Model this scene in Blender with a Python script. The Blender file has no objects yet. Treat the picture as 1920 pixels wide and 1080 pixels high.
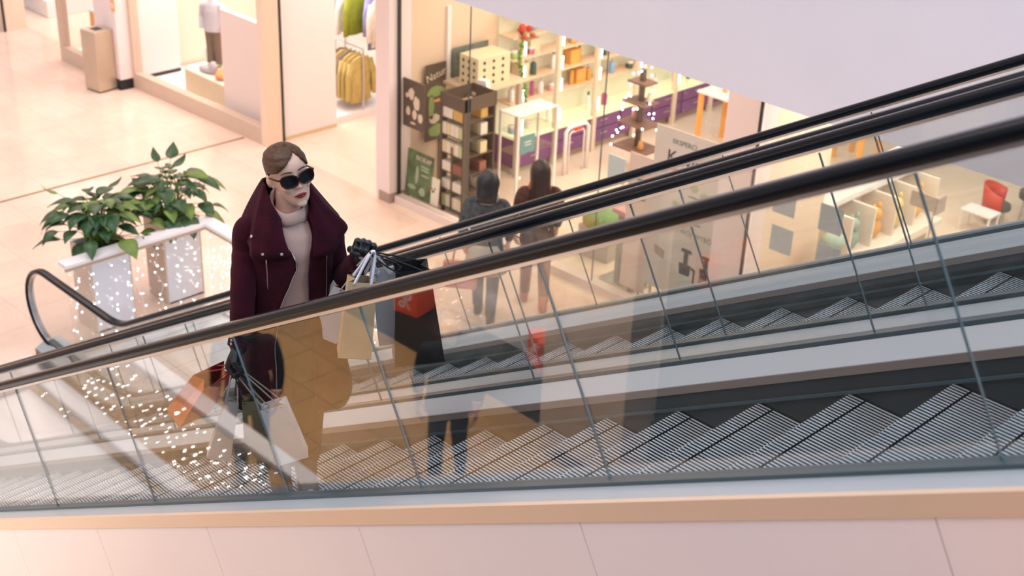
import bpy, bmesh, math, random
from mathutils import Vector, Matrix, Euler
random.seed(11)
SC = bpy.context.scene
COL = SC.collection
PI = math.pi
R = math.radians

# ------------------------------------------------------------------ materials
def newmat(name):
    m = bpy.data.materials.new(name); m.use_nodes = True
    nt = m.node_tree; nt.nodes.clear()
    out = nt.nodes.new('ShaderNodeOutputMaterial')
    return m, nt, out

def mat(name, col, rough=0.5, metal=0.0, var=0.0, scale=8.0, spec=0.5, bump=0.0, bscale=60.0, emit=0.0, ecol=None, coat=0.0, sheen=0.0, stretch=None):
    m, nt, out = newmat(name)
    b = nt.nodes.new('ShaderNodeBsdfPrincipled')
    nt.links.new(b.outputs[0], out.inputs[0])
    c = (*col, 1)
    b.inputs['Base Color'].default_value = c
    b.inputs['Roughness'].default_value = rough
    b.inputs['Metallic'].default_value = metal
    b.inputs['Specular IOR Level'].default_value = spec
    b.inputs['Coat Weight'].default_value = coat
    b.inputs['Sheen Weight'].default_value = sheen
    if emit:
        b.inputs['Emission Color'].default_value = (*(ecol or col), 1)
        b.inputs['Emission Strength'].default_value = emit
    tc = nt.nodes.new('ShaderNodeTexCoord')
    vec = tc.outputs['Object']
    if stretch:
        mp = nt.nodes.new('ShaderNodeMapping'); mp.inputs['Scale'].default_value = stretch
        nt.links.new(vec, mp.inputs['Vector']); vec = mp.outputs[0]
    if var > 0:
        n = nt.nodes.new('ShaderNodeTexNoise'); n.inputs['Scale'].default_value = scale; n.inputs['Detail'].default_value = 4
        nt.links.new(vec, n.inputs['Vector'])
        rp = nt.nodes.new('ShaderNodeMapRange')
        rp.inputs['From Min'].default_value = .3; rp.inputs['From Max'].default_value = .7
        rp.inputs['To Min'].default_value = 1 - var; rp.inputs['To Max'].default_value = 1 + var
        nt.links.new(n.outputs['Fac'], rp.inputs['Value'])
        mx = nt.nodes.new('ShaderNodeVectorMath'); mx.operation = 'SCALE'
        mx.inputs[0].default_value = col
        nt.links.new(rp.outputs[0], mx.inputs['Scale'])
        nt.links.new(mx.outputs[0], b.inputs['Base Color'])
    if bump > 0:
        n2 = nt.nodes.new('ShaderNodeTexNoise'); n2.inputs['Scale'].default_value = bscale; n2.inputs['Detail'].default_value = 3
        nt.links.new(vec, n2.inputs['Vector'])
        bp = nt.nodes.new('ShaderNodeBump'); bp.inputs['Strength'].default_value = bump; bp.inputs['Distance'].default_value = .01
        nt.links.new(n2.outputs['Fac'], bp.inputs['Height'])
        nt.links.new(bp.outputs[0], b.inputs['Normal'])
    return m

def glassmat(name, tint=(1, 1, 1), k=1.0, base=0.0, rough=0.0, ior=1.52):
    m, nt, out = newmat(name)
    t = nt.nodes.new('ShaderNodeBsdfTransparent'); t.inputs[0].default_value = (*tint, 1)
    g = nt.nodes.new('ShaderNodeBsdfGlossy'); g.inputs['Roughness'].default_value = rough
    lw = nt.nodes.new('ShaderNodeLayerWeight'); lw.inputs['Blend'].default_value = .5
    pw = nt.nodes.new('ShaderNodeMath'); pw.operation = 'POWER'; pw.inputs[1].default_value = 5
    nt.links.new(lw.outputs['Facing'], pw.inputs[0])
    sc = nt.nodes.new('ShaderNodeMath'); sc.operation = 'MULTIPLY_ADD'; sc.inputs[1].default_value = .957; sc.inputs[2].default_value = .043
    nt.links.new(pw.outputs[0], sc.inputs[0])
    ma = nt.nodes.new('ShaderNodeMath'); ma.operation = 'MULTIPLY_ADD'
    ma.inputs[1].default_value = k; ma.inputs[2].default_value = base; ma.use_clamp = True
    nt.links.new(sc.outputs[0], ma.inputs[0])
    mx = nt.nodes.new('ShaderNodeMixShader')
    nt.links.new(ma.outputs[0], mx.inputs[0]); nt.links.new(t.outputs[0], mx.inputs[1]); nt.links.new(g.outputs[0], mx.inputs[2])
    nt.links.new(mx.outputs[0], out.inputs[0])
    return m

def emat(name, col, s):
    m, nt, out = newmat(name)
    e = nt.nodes.new('ShaderNodeEmission'); e.inputs[0].default_value = (*col, 1); e.inputs[1].default_value = s
    nt.links.new(e.outputs[0], out.inputs[0])
    return m

def tilemat(name, c1, c2, mortar, size=(.6, .6), rough=.2, off=.5, msize=.004, var=.1, bumpy=False):
    m, nt, out = newmat(name)
    b = nt.nodes.new('ShaderNodeBsdfPrincipled'); nt.links.new(b.outputs[0], out.inputs[0])
    tc = nt.nodes.new('ShaderNodeTexCoord')
    br = nt.nodes.new('ShaderNodeTexBrick')
    br.inputs['Color1'].default_value = (*c1, 1); br.inputs['Color2'].default_value = (*c2, 1); br.inputs['Mortar'].default_value = (*mortar, 1)
    br.inputs['Scale'].default_value = 1; br.inputs['Brick Width'].default_value = size[0]; br.inputs['Row Height'].default_value = size[1]
    br.inputs['Mortar Size'].default_value = msize; br.inputs['Mortar Smooth'].default_value = .1; br.offset = off
    nt.links.new(tc.outputs['Object'], br.inputs['Vector'])
    n = nt.nodes.new('ShaderNodeTexNoise'); n.inputs['Scale'].default_value = 1.3; n.inputs['Detail'].default_value = 6; n.inputs['Roughness'].default_value = .65
    nt.links.new(tc.outputs['Object'], n.inputs['Vector'])
    rp = nt.nodes.new('ShaderNodeMapRange'); rp.inputs['From Min'].default_value = .3; rp.inputs['From Max'].default_value = .7
    rp.inputs['To Min'].default_value = 1 - var; rp.inputs['To Max'].default_value = 1 + var
    nt.links.new(n.outputs['Fac'], rp.inputs['Value'])
    mx = nt.nodes.new('ShaderNodeVectorMath'); mx.operation = 'SCALE'
    nt.links.new(br.outputs['Color'], mx.inputs[0]); nt.links.new(rp.outputs[0], mx.inputs['Scale'])
    nt.links.new(mx.outputs[0], b.inputs['Base Color'])
    b.inputs['Roughness'].default_value = rough
    return m

M = {}
M['floor'] = tilemat('polished_stone', (.87, .64, .50), (.83, .60, .46), (.70, .48, .35), size=(.6, .6), rough=.15, var=.10, msize=.004)
M['hallfloor'] = tilemat('golden_tile', (.58, .34, .14), (.52, .30, .12), (.30, .17, .07), size=(.5, .5), rough=.35, var=.16, msize=.007)
M['shopfloor'] = tilemat('cream_tile', (.87, .71, .55), (.84, .68, .52), (.72, .56, .42), size=(.9, .9), rough=.25, var=.04)
M['whitefloor'] = tilemat('white_panel', (.86, .82, .84), (.84, .80, .82), (.45, .42, .42), size=(.62, 1.2), rough=.12, var=.04, off=0, msize=.006)
M['clad'] = mat('pink_white_panel', (.92, .79, .77), .38, var=.015, scale=2)
M['fascia'] = mat('white_plaster', (.84, .775, .80), .7, var=.01, scale=2)
M['whitewall'] = mat('white_wall', (.88, .83, .80), .55)
M['pinkwall'] = mat('pale_pink_wall', (.88, .74, .70), .5)
M['peach'] = mat('peach_wall', (.86, .68, .52), .5)
M['beige'] = mat('beige_wall', (.82, .62, .44), .55)
M['sill'] = mat('taupe_sill', (.66, .50, .38), .4, var=.02)
M['pinksill'] = mat('pink_sill', (.82, .66, .58), .4)
M['taupe'] = mat('taupe', (.42, .30, .24), .45)
M['binmetal'] = mat('brushed_champagne_metal', (.62, .50, .38), .38, metal=.55, var=.05, scale=3)
M['black'] = mat('black', (.012, .013, .015), .4)
M['blackedge'] = mat('black_seal', (.02, .018, .015), .5)
M['rubber'] = mat('handrail_rubber', (.004, .007, .012), .24, spec=.20)
M['steel'] = mat('brushed_steel', (.62, .60, .60), .28, metal=.9)
M['deck'] = mat('satin_aluminium', (.41, .455, .485), .30, spec=.6)
M['decktrim'] = mat('tan_deck_trim', (.80, .58, .42), .35, metal=.1)  # tan metal, its orange cast from reflections put into the base colour
M['skirt'] = mat('dark_skirt', (.030, .040, .045), .32, var=.2, scale=3)
M['skirttop'] = mat('taupe_profile', (.26, .22, .20), .38, metal=.3)
M['gasket'] = mat('dark_gasket', (.05, .085, .10), .35)
M['rib'] = mat('step_rib', (.50, .55, .57), .40, metal=.3, var=.12, scale=20)
M['ribside'] = mat('step_groove', (.012, .018, .022), .7, spec=.2)
M['stepbase'] = mat('step_dark', (.006, .011, .015), .7, spec=.2)
M['glass'] = glassmat('balustrade_glass', (.975, .985, .98), k=.95, base=.0)
M['glassnear'] = glassmat('balustrade_glass_coated', (.985, .985, .98), k=1.3, base=.02)
M['glassedge'] = mat('glass_edge', (.13, .16, .16), .2)
M['shopglass'] = glassmat('shop_glass', (.98, .98, .97), k=.35)
M['railwhite'] = mat('white_lacquer', (.90, .84, .84), .35)
M['railbrown'] = mat('brown_edge', (.50, .36, .26), .45)  # brown strip along the underside of the white top rail
M['led'] = emat('led_white', (1, .97, 1), 20)
M['wire'] = mat('clear_wire', (.8, .8, .8), .3)
M['tubelight'] = emat('tube_light', (1, .98, .93), 9)
M['potwhite'] = mat('white_planter', (.80, .78, .84), .32, var=.03)
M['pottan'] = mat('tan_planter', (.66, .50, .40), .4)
M['soil'] = mat('potting_soil', (.03, .022, .015), .9, bump=.5)

# ------------------------------------------------------------------ mesh helpers
class MB:
    def __init__(s): s.v = []; s.f = []; s.mi = []; s.m = 0
    def add(s, vs, fs):
        o = len(s.v); s.v += [tuple(v) for v in vs]
        for f in fs: s.f.append([o + i for i in f]); s.mi.append(s.m)
        return s
    def box(s, a, b, M4=None):
        (x0, y0, z0), (x1, y1, z1) = a, b
        vs = [(x0, y0, z0), (x1, y0, z0), (x1, y1, z0), (x0, y1, z0), (x0, y0, z1), (x1, y0, z1), (x1, y1, z1), (x0, y1, z1)]
        if M4 is not None: vs = [tuple(M4 @ Vector(v)) for v in vs]
        return s.add(vs, [(0, 3, 2, 1), (4, 5, 6, 7), (0, 1, 5, 4), (1, 2, 6, 5), (2, 3, 7, 6), (3, 0, 4, 7)])
    def cbox(s, c, d, rz=0.0, E=None):
        Mx = Matrix.Translation(c) @ (E.to_matrix().to_4x4() if E else Matrix.Rotation(rz, 4, 'Z'))
        return s.box((-d[0]/2, -d[1]/2, -d[2]/2), (d[0]/2, d[1]/2, d[2]/2), Mx)
    def prism(s, poly, ax, lo, hi):
        # poly in the two other axes (x,z) for ax 'Y', (x,y) for 'Z', (y,z) for 'X'
        n = len(poly)
        def P(p, t): return {'Y': (p[0], t, p[1]), 'Z': (p[0], p[1], t), 'X': (t, p[0], p[1])}[ax]
        vs = [P(p, lo) for p in poly] + [P(p, hi) for p in poly]
        fs = [tuple(range(n))[::-1], tuple(range(n, 2*n))] + [(i, (i+1) % n, n+(i+1) % n, n+i) for i in range(n)]
        return s.add(vs, fs)
    def loft(s, rings, cap=True, closed=True):
        n = len(rings[0]); vs = [p for r in rings for p in r]; fs = []
        for k in range(len(rings)-1):
            for i in range(n if closed else n-1):
                j = (i+1) % n
                fs.append((k*n+i, k*n+j, (k+1)*n+j, (k+1)*n+i))
        if cap and closed:
            fs.append(tuple(range(n))[::-1]); fs.append(tuple((len(rings)-1)*n+i for i in range(n)))
        return s.add(vs, fs)
    def tube(s, pts, r, n=8, cap=True):
        pts = [Vector(p) for p in pts]; rings = []
        rr = r if isinstance(r, (list, tuple)) else [r]*len(pts)
        prev = None
        for i, p in enumerate(pts):
            t = (pts[min(i+1, len(pts)-1)] - pts[max(i-1, 0)]).normalized()
            if prev is None:
                u = t.orthogonal().normalized()
            else:
                u = (prev - t*prev.dot(t)); u = u.normalized() if u.length > 1e-6 else t.orthogonal().normalized()
            prev = u; w = t.cross(u)
            rings.append([tuple(p + (u*math.cos(a) + w*math.sin(a))*rr[i]) for a in [2*PI*k/n for k in range(n)]])
        return s.loft(rings, cap)
    def ell(s, c, r, nu=16, nv=10, M3=None):
        rings = []
        for k in range(1, nv):
            ph = PI*k/nv
            rings.append([(r[0]*math.sin(ph)*math.cos(2*PI*i/nu), r[1]*math.sin(ph)*math.sin(2*PI*i/nu), -r[2]*math.cos(ph)) for i in range(nu)])
        vs = [(0, 0, -r[2])] + [p for q in rings for p in q] + [(0, 0, r[2])]
        fs = [(0, 1+(i+1) % nu, 1+i) for i in range(nu)]
        for k in range(nv-2):
            for i in range(nu):
                j = (i+1) % nu; fs.append((1+k*nu+i, 1+k*nu+j, 1+(k+1)*nu+j, 1+(k+1)*nu+i))
        L = len(vs)-1; b = 1+(nv-2)*nu
        fs += [(b+i, b+(i+1) % nu, L) for i in range(nu)]
        if M3 is not None: vs = [tuple(M3 @ Vector(v)) for v in vs]
        return s.add([(v[0]+c[0], v[1]+c[1], v[2]+c[2]) for v in vs], fs)
    def cyl(s, c, r, h, n=20, r2=None):
        r2 = r if r2 is None else r2
        return s.loft([[(c[0]+r*math.cos(2*PI*i/n), c[1]+r*math.sin(2*PI*i/n), c[2]) for i in range(n)],
                       [(c[0]+r2*math.cos(2*PI*i/n), c[1]+r2*math.sin(2*PI*i/n), c[2]+h) for i in range(n)]])
    def lathe(s, c, prof, n=20):
        return s.loft([[(c[0]+r*math.cos(2*PI*i/n), c[1]+r*math.sin(2*PI*i/n), c[2]+z) for i in range(n)] for r, z in prof])
    def mesh(s, name, mats, smooth=False):
        me = bpy.data.meshes.new(name)
        me.from_pydata(s.v, [], s.f)
        for m_ in (mats if isinstance(mats, (list, tuple)) else [mats]): me.materials.append(m_)
        me.polygons.foreach_set('material_index', s.mi)
        bm = bmesh.new(); bm.from_mesh(me); bmesh.ops.recalc_face_normals(bm, faces=bm.faces[:]); bm.to_mesh(me); bm.free()
        if smooth: me.polygons.foreach_set('use_smooth', [True]*len(me.polygons))
        me.update()
        return me
    def build(s, name, mats, parent=None, smooth=False, bevel=0.0, world=False, seg=2, angle=None):
        me = s.mesh(name, mats, smooth)
        o = bpy.data.objects.new(name, me); COL.objects.link(o)
        if parent is not None:
            o.parent = parent
            if world:
                w = wm(parent).inverted(); me.transform(w)
        if bevel > 0:
            md = o.modifiers.new('bevel', 'BEVEL'); md.width = bevel; md.segments = seg; md.limit_method = 'ANGLE'; md.angle_limit = R(40)
        if smooth and angle:
            try: me.set_sharp_from_angle(angle=R(angle))
            except Exception: pass
        return o

def wm(o):
    m = Matrix.LocRotScale(o.location, o.rotation_euler, o.scale)
    return wm(o.parent) @ m if o.parent else m

def tag(o, label=None, cat=None, group=None, kind=None):
    if label: o['label'] = label
    if cat: o['category'] = cat
    if group: o['group'] = group
    if kind: o['kind'] = kind
    return o
def thing(name, label, cat, loc=(0, 0, 0), rz=0.0, group=None, kind=None):
    o = bpy.data.objects.new(name, None); COL.objects.link(o)
    o.location = loc; o.rotation_euler = (0, 0, rz); o.empty_display_size = .1
    return tag(o, label, cat, group, kind)
def kids(o): return [c for c in COL.objects if c.parent == o]
def dup(root, loc, rz=None, label=None):
    r = root.copy(); COL.objects.link(r); r.location = loc
    if rz is not None: r.rotation_euler = (0, 0, rz)
    if label: r['label'] = label
    for ch in list(root.children):
        c = ch.copy(); COL.objects.link(c); c.parent = r
        for g in list(ch.children):
            d = g.copy(); COL.objects.link(d); d.parent = c
    return r
def struct(name, mb, m, label=None, cat=None, **k):
    o = mb.build(name, m, **k); return tag(o, label, cat, None, 'structure')
def text_mesh(txt, size, mat_, name='lettering', extr=.001):
    c = bpy.data.curves.new(name, 'FONT'); c.body = txt; c.size = size; c.extrude = extr; c.align_x = 'CENTER'; c.align_y = 'CENTER'
    o = bpy.data.objects.new(name, c); COL.objects.link(o)
    dg = bpy.context.evaluated_depsgraph_get()
    me = bpy.data.meshes.new_from_object(o.evaluated_get(dg))
    bpy.data.objects.remove(o); bpy.data.curves.remove(c)
    me.name = name; me.materials.clear(); me.materials.append(mat_)
    return me
def put_text(txt, size, mat_, parent, loc, rot, name='lettering'):
    o = bpy.data.objects.new(name, text_mesh(txt, size, mat_, name)); COL.objects.link(o)
    o.parent = parent; o.location = loc; o.rotation_euler = rot
    return o
def applied(me, mods):
    o = bpy.data.objects.new('tmp', me); COL.objects.link(o)
    for typ, kw in mods:
        md = o.modifiers.new(typ, typ)
        for k, v in kw.items(): setattr(md, k, v)
    dg = bpy.context.evaluated_depsgraph_get()
    out = bpy.data.meshes.new_from_object(o.evaluated_get(dg))
    bpy.data.objects.remove(o)
    return out
def skinmesh(verts, edges, radii, levels=2, root=0):
    me = bpy.data.meshes.new('sk'); me.from_pydata(verts, edges, [])
    o = bpy.data.objects.new('sk', me); COL.objects.link(o)
    sk = o.modifiers.new('s', 'SKIN'); sk.use_smooth_shade = True
    for i, d in enumerate(me.skin_vertices[0].data):
        r = radii[i]; d.radius = r if isinstance(r, (tuple, list)) else (r, r); d.use_root = (i == root)
    sb = o.modifiers.new('d', 'SUBSURF'); sb.levels = levels; sb.render_levels = levels
    dg = bpy.context.evaluated_depsgraph_get()
    out = bpy.data.meshes.new_from_object(o.evaluated_get(dg))
    bpy.data.objects.remove(o)
    return out
def joinme(meshes):
    bm = bmesh.new()
    for m_ in meshes: bm.from_mesh(m_)
    me = bpy.data.meshes.new('j'); bm.to_mesh(me); bm.free(); return me
SPLITS = []
def fuse(meshes, voxel, smooth=4, fac=.5):
    me = applied(joinme(meshes), [('REMESH', dict(mode='VOXEL', voxel_size=voxel, use_smooth_shade=True)), ('SMOOTH', dict(factor=fac, iterations=smooth))])
    bm = bmesh.new(); bm.from_mesh(me); bm.verts.ensure_lookup_table()
    seen = set(); comps = []
    for v in bm.verts:
        if v.index in seen: continue
        st = [v]; seen.add(v.index); c = []
        while st:
            q = st.pop(); c.append(q)
            for e in q.link_edges:
                w_ = e.other_vert(q)
                if w_.index not in seen: seen.add(w_.index); st.append(w_)
        comps.append(c)
    comps.sort(key=len, reverse=True)
    if len(comps) > 1:
        SPLITS.append([len(c) for c in comps[:6]])
        bmesh.ops.delete(bm, geom=[v for c in comps[1:] for v in c], context='VERTS')
    bm.to_mesh(me); bm.free()
    me.polygons.foreach_set('use_smooth', [True]*len(me.polygons))
    return me
def meobj(name, me, m, parent=None):
    me.name = name; me.materials.clear(); me.materials.append(m)
    o = bpy.data.objects.new(name, me); COL.objects.link(o); o.parent = parent; return o
def lerp(a, b, t): return a + (b-a)*t
def interp(tab, z):
    # tab sorted by z descending or ascending: list of (z, v...)
    t = sorted(tab)
    if z <= t[0][0]: return t[0][1:]
    for (a, b) in zip(t, t[1:]):
        if z <= b[0]:
            k = (z-a[0])/(b[0]-a[0]); k2 = k*k*(3-2*k)
            return tuple(lerp(p, q, k2) for p, q in zip(a[1:], b[1:]))
    return t[-1][1:]
# ------------------------------------------------------------------ camera, sky, lamps
cam = bpy.data.cameras.new('camera'); camo = bpy.data.objects.new('camera', cam); COL.objects.link(camo)
cam.sensor_width = 36; cam.lens = 2557.2/1920*36; cam.clip_start = .05; cam.clip_end = 200
_h, _p, _r = R(134.504), R(27.106), R(-2.604)
_f = Vector((math.cos(_h)*math.cos(_p), math.sin(_h)*math.cos(_p), -math.sin(_p)))
_x = _f.cross(Vector((0, 0, 1))).normalized(); _d = _f.cross(_x)
_x2 = _x*math.cos(_r) + _d*math.sin(_r); _d2 = -_x*math.sin(_r) + _d*math.cos(_r)
camo.matrix_world = Matrix(((_x2.x, -_d2.x, -_f.x, 0), (_x2.y, -_d2.y, -_f.y, 0), (_x2.z, -_d2.z, -_f.z, 7.05), (0, 0, 0, 1)))
cam.dof.use_dof = True; cam.dof.focus_distance = 5.45; cam.dof.aperture_fstop = 3.6
SC.camera = camo

w = bpy.data.worlds.new('atrium_daylight'); SC.world = w; w.use_nodes = True
nt = w.node_tree; nt.nodes.clear()
wo = nt.nodes.new('ShaderNodeOutputWorld'); bg = nt.nodes.new('ShaderNodeBackground'); nt.links.new(bg.outputs[0], wo.inputs[0])
tc = nt.nodes.new('ShaderNodeTexCoord'); sx = nt.nodes.new('ShaderNodeSeparateXYZ'); nt.links.new(tc.outputs['Generated'], sx.inputs[0])
rp = nt.nodes.new('ShaderNodeValToRGB'); nt.links.new(sx.outputs['X'], rp.inputs[0])
mr = nt.nodes.new('ShaderNodeMapRange'); mr.inputs['From Min'].default_value = -1; mr.inputs['From Max'].default_value = 1
nt.links.new(sx.outputs['X'], mr.inputs['Value']); nt.links.new(mr.outputs[0], rp.inputs[0])
e = rp.color_ramp.elements
e[0].position = .05; e[0].color = (1.0, .72, .58, 1)
e[1].position = 1.0; e[1].color = (.62, .74, .95, 1)
x = rp.color_ramp.elements.new(.22); x.color = (.80, .74, .80, 1)
x = rp.color_ramp.elements.new(.38); x.color = (.50, .60, .78, 1)
bg.inputs[1].default_value = .62
nt.links.new(rp.outputs[0], bg.inputs[0])

def area(name, loc, size, power, col, rot=(0, 0, 0), sy=None, spread=180):
    l = bpy.data.lights.new(name, 'AREA'); l.energy = power; l.color = col; l.size = size
    if sy: l.shape = 'RECTANGLE'; l.size_y = sy
    l.spread = R(spread)
    o = bpy.data.objects.new(name, l); COL.objects.link(o); o.location = loc; o.rotation_euler = rot
    return o
area('ceiling_lamp_concourse', (-16, 7.0, 5.2), 9, 190, (1, .80, .74), sy=4.5)
area('ceiling_lamp_concourse', (-9.5, 8.8, 3.95), 5, 45, (1, .84, .70), sy=2)
area('skylight_lamp', (-6, 0, 11), 9, 420, (1, .92, .92), sy=7)
area('shop_ceiling_lamp', (-21, 12, 3.5), 3, 130, (1, .84, .80), sy=3)
area('shop_ceiling_lamp', (-16.8, 11.6, 3.3), 3.2, 135, (1, .86, .82), sy=3)
area('shop_ceiling_lamp', (-13.8, 12.6, 3.3), 2, 60, (1, .86, .80), sy=4)
area('shop_ceiling_lamp', (-9.8, 13.2, 3.3), 4, 145, (1, .81, .60), sy=5)
area('shop_ceiling_lamp', (-5.4, 13.5, 3.3), 4, 270, (1, .82, .66), sy=5)
area('ceiling_lamp_lower_hall', (-8.2, -2.1, 5.0), 5.0, 270, (1, .84, .66), sy=2.6)
area('ceiling_lamp_lower_hall', (-8.6, -2.3, 3.6), 2.6, 60, (1, .86, .7), rot=(R(-35), 0, 0), sy=.5)

vs = SC.view_settings
vs.view_transform = 'Standard'; vs.look = 'None'; vs.exposure = 0.42; vs.gamma = 1.0; vs.use_curve_mapping = False
area('skylight_lamp_cool', (2.0, 5.6, 9.0), 3, 210, (.45, .74, 1), rot=(R(-12), R(32), 0))
SC.cycles.transparent_max_bounces = 32
SC.cycles.max_bounces = 8; SC.cycles.diffuse_bounces = 3; SC.cycles.glossy_bounces = 4
SC.cycles.sample_clamp_indirect = 6.0

# ------------------------------------------------------------------ setting
struct('floor', MB().box((-36, 2.2, -.3), (2, 10.3, 0)), M['floor'])
struct('floor_lower_hall', MB().box((-36, -7, -.3), (2, 2.2, 0)), M['hallfloor'])
struct('floor_shops', MB().box((-36, 10.3, -.3), (0, 20, 0.0)), M['shopfloor'])
struct('trim_1', MB().box((-15.45, 4.2, 0), (-15.405, 10.16, .004)), mat('brass_joint', (.36, .24, .13), .4, metal=.4))
struct('wall_upper_fascia', MB().box((-14.5, 7.5, 4.01), (1.5, 7.8, 6.6)).box((-14.5, 7.8, 4.01), (1.5, 10.3, 4.3)), M['fascia'])
struct('wall_landing_parapet', MB().box((-11.0, .64, 0), (-7.25, 1.98, .93)), M['whitewall'])
struct('wall_upper_shops', MB().box((-9.5, 9.8, 5.9), (5, 10, 11)), mat('dark_shop_glass', (.035, .060, .095), .3))
struct('trim_2', MB().box((-11.3, 5.42, 0), (-7.1, 6.98, .02)), M['whitefloor'])
# ------------------------------------------------------------------ escalators
OX, UPX, UPZ, TH = -10.075, -0.115, 5.75, PI/6
IC, IS = math.cos(TH), math.sin(TH)
def inc(s, n): return (OX + s*IC - n*IS, s*IS + n*IC)
def epath(n, xa=-11.45, xb=1.6, lo=True, hi=True, RB=1.7, sa=None, sb=None):
    """centre line at perpendicular offset n: (x, z, nx, nz)"""
    out = []
    h = n/IC
    def fil(px, pz, a0, a1, r):
        t = r*math.tan(TH/2)
        k = 9
        sx, sz = px - t*math.cos(a0), pz - t*math.sin(a0)
        sg = 1 if a1 > a0 else -1
        cx, cz = sx - sg*r*math.sin(a0), sz + sg*r*math.cos(a0)
        for i in range(k+1):
            a = a0 + (a1-a0)*i/k
            out.append((cx + sg*r*math.sin(a), cz - sg*r*math.cos(a), -math.sin(a), math.cos(a)))
    if lo:
        out.append((xa, h, 0, 1)); fil(OX, h, 0, TH, RB-n)
    else:
        x, z = inc(sa, n); out.append((x, z, -IS, IC))
    if hi:
        fil(UPX, UPZ+h, TH, 0, RB+n); out.append((xb, UPZ+h, 0, 1))
    else:
        x, z = inc(sb, n); out.append((x, z, -IS, IC))
    return out
def esweep(mb, sec, path, Y):
    rings = [[(x + nx*dn, Y+dy, z + nz*dn) for dy, dn in sec] for x, z, nx, nz in path]
    return mb.loft(rings)
def rrect(w, h, r=.01, n=3):
    o = []
    for cx, cy, a in ((w/2-r, h/2-r, 0), (-w/2+r, h/2-r, PI/2), (-w/2+r, -h/2+r, PI), (w/2-r, -h/2+r, 1.5*PI)):
        for i in range(n+1): o.append((cx + r*math.cos(a+PI/2*i/n), cy + r*math.sin(a+PI/2*i/n)))
    return o
def sq(a, b, c, d): return [(a, c), (b, c), (b, d), (a, d)]

def make_step(width):
    base = MB(); t = MB()
    base.box((-.006, 0, -.05), (.36, width, -.012)).box((.0, 0, -.20), (.012, width, -.01))
    n = 60; p = width/n
    for i in range(n):
        y = (i+.5)*p
        for xa, xb in ((-.060, -.004), (.004, .338)):
            t.box((xa, y-p*.26, -.014), (xb, y+p*.26, 0))
        t.box((-.018, y-p*.235, -.16), (.0, y+p*.235, -.014))
    t.mi = [0 if (i % 6) == 1 else 1 for i in range(len(t.f))]
    return base.mesh('step_body', M['stepbase']), t.mesh('step_cleats', [M['rib'], M['ribside']])

def handrail_path(n):
    p = epath(n)
    z0 = n/IC; r = .405; cx = -11.45
    arc = []
    for i in range(0, 15):
        a = R(-95) - (R(175))*i/15
        arc.append((cx + (r)*math.cos(a), z0 - r + r*math.sin(a), math.cos(a), math.sin(a)))
    return arc + p

def balustrade(root, Y, joints, gm, pane=True):
    n = .842
    o = MB(); esweep(o, rrect(.082, .042, .018), handrail_path(n), Y)
    o.build('handrail', M['rubber'], root, smooth=True, angle=50)
    o = MB(); esweep(o, rrect(.050, .022, .006, 2), [(x, z, a, b) for x, z, a, b in handrail_path(n)], Y)
    s2 = MB(); esweep(s2, sq(-.024, .024, -.031, -.020), handrail_path(n), Y)
    s2.build('handrail_guide', M['steel'], root)
    g = MB(); esweep(g, sq(-.028, .028, -.022, .012), epath(.18, xa=-11.5), Y)
    g.build('glass_channel', M['gasket'], root)
    n0, n1 = .186, .806; th = .0042
    def pn(poly):
        mb = MB(); k = len(poly)
        mb.prism(poly, 'Y', Y-th, Y+th)
        mb.mi = [0, 0] + [1]*k
        mb.build('glass_pane', [gm, M['glassedge']], root)
    # lower pane with the rounded newel end
    lo = [(x, z) for x, z, a, b in epath(n0, xa=-11.40, hi=False, sb=joints[0]-.0012)]
    up = [(x, z) for x, z, a, b in epath(n1, xa=-11.45, hi=False, sb=joints[0]-.0012)]
    h1 = n1/IC
    nl = [(-11.45 + .36*math.cos(a), h1-.36 + .36*math.sin(a)) for a in [R(-100 - 170*i/10) for i in range(11)]]
    pn(lo + up[::-1] + nl[::-1])
    for a, b in zip(joints, joints[1:]):
        pn([inc(a+.0012, n0), inc(b-.0012, n0), inc(b-.0012, n1), inc(a+.0012, n1)])
    j = joints[-1]
    lo = [(x, z) for x, z, a, b in epath(n0, lo=False, sa=j+.0012, xb=1.4)]
    up = [(x, z) for x, z, a, b in epath(n1, lo=False, sa=j+.0012, xb=1.4)]
    pn(lo + up[::-1])

def escalator(name, label, Yn, Yf, jn, jf, gn, gf, phase):
    root = thing(name, label, 'escalator', (0, 0, 0))
    balustrade(root, Yn, jn, gn); balustrade(root, Yf, jf, gf)
    for Y, sg in ((Yn, 1), (Yf, -1)):
        sk = Y + sg*.126
        a, b = sorted((sk, sk - sg*.02))
        o = MB(); P = epath(0, xa=-11.6)
        esweep(o, sq(a-0, b, -.30, .092), P, 0); o.build('skirt_panel', M['skirt'], root)
        o = MB(); a, b = sorted((sk + sg*.012, sk - sg*.004)); esweep(o, sq(a, b, .030, .040), P, 0)
        o.build('skirt_brush', M['gasket'], root)
        o = MB(); a, b = sorted((sk + sg*.006, sk - sg*.02)); esweep(o, sq(a, b, .0925, .121), P, 0)
        o.build('skirt_profile', M['skirttop'], root)
        o = MB(); y0, y1 = sk - sg*.002, Y + sg*.030
        esweep(o, [(y0, .122), (y1, .176), (y1, .166), (y0, .112)], P, 0)
        o.build('inner_deck', M['deck'], root)
    y0 = Yn + .130; wdt = Yf - Yn - .26
    bm_, tm = make_step(wdt)
    proto = None
    for k in range(30):
        x = phase + .336*k; z = (x - OX)*IS/IC
        if z < .12 or z > UPZ - .1: continue
        o = bpy.data.objects.new('step', bm_); COL.objects.link(o); o.parent = root; o.location = (x, y0, z)
        c = bpy.data.objects.new('cleats', tm); COL.objects.link(c); c.parent = o
    o = MB().box((-11.7, Yn+.127, .0), (OX+.28, Yf-.127, .014)); o.build('landing_plate', M['steel'], root)
    return root

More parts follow.
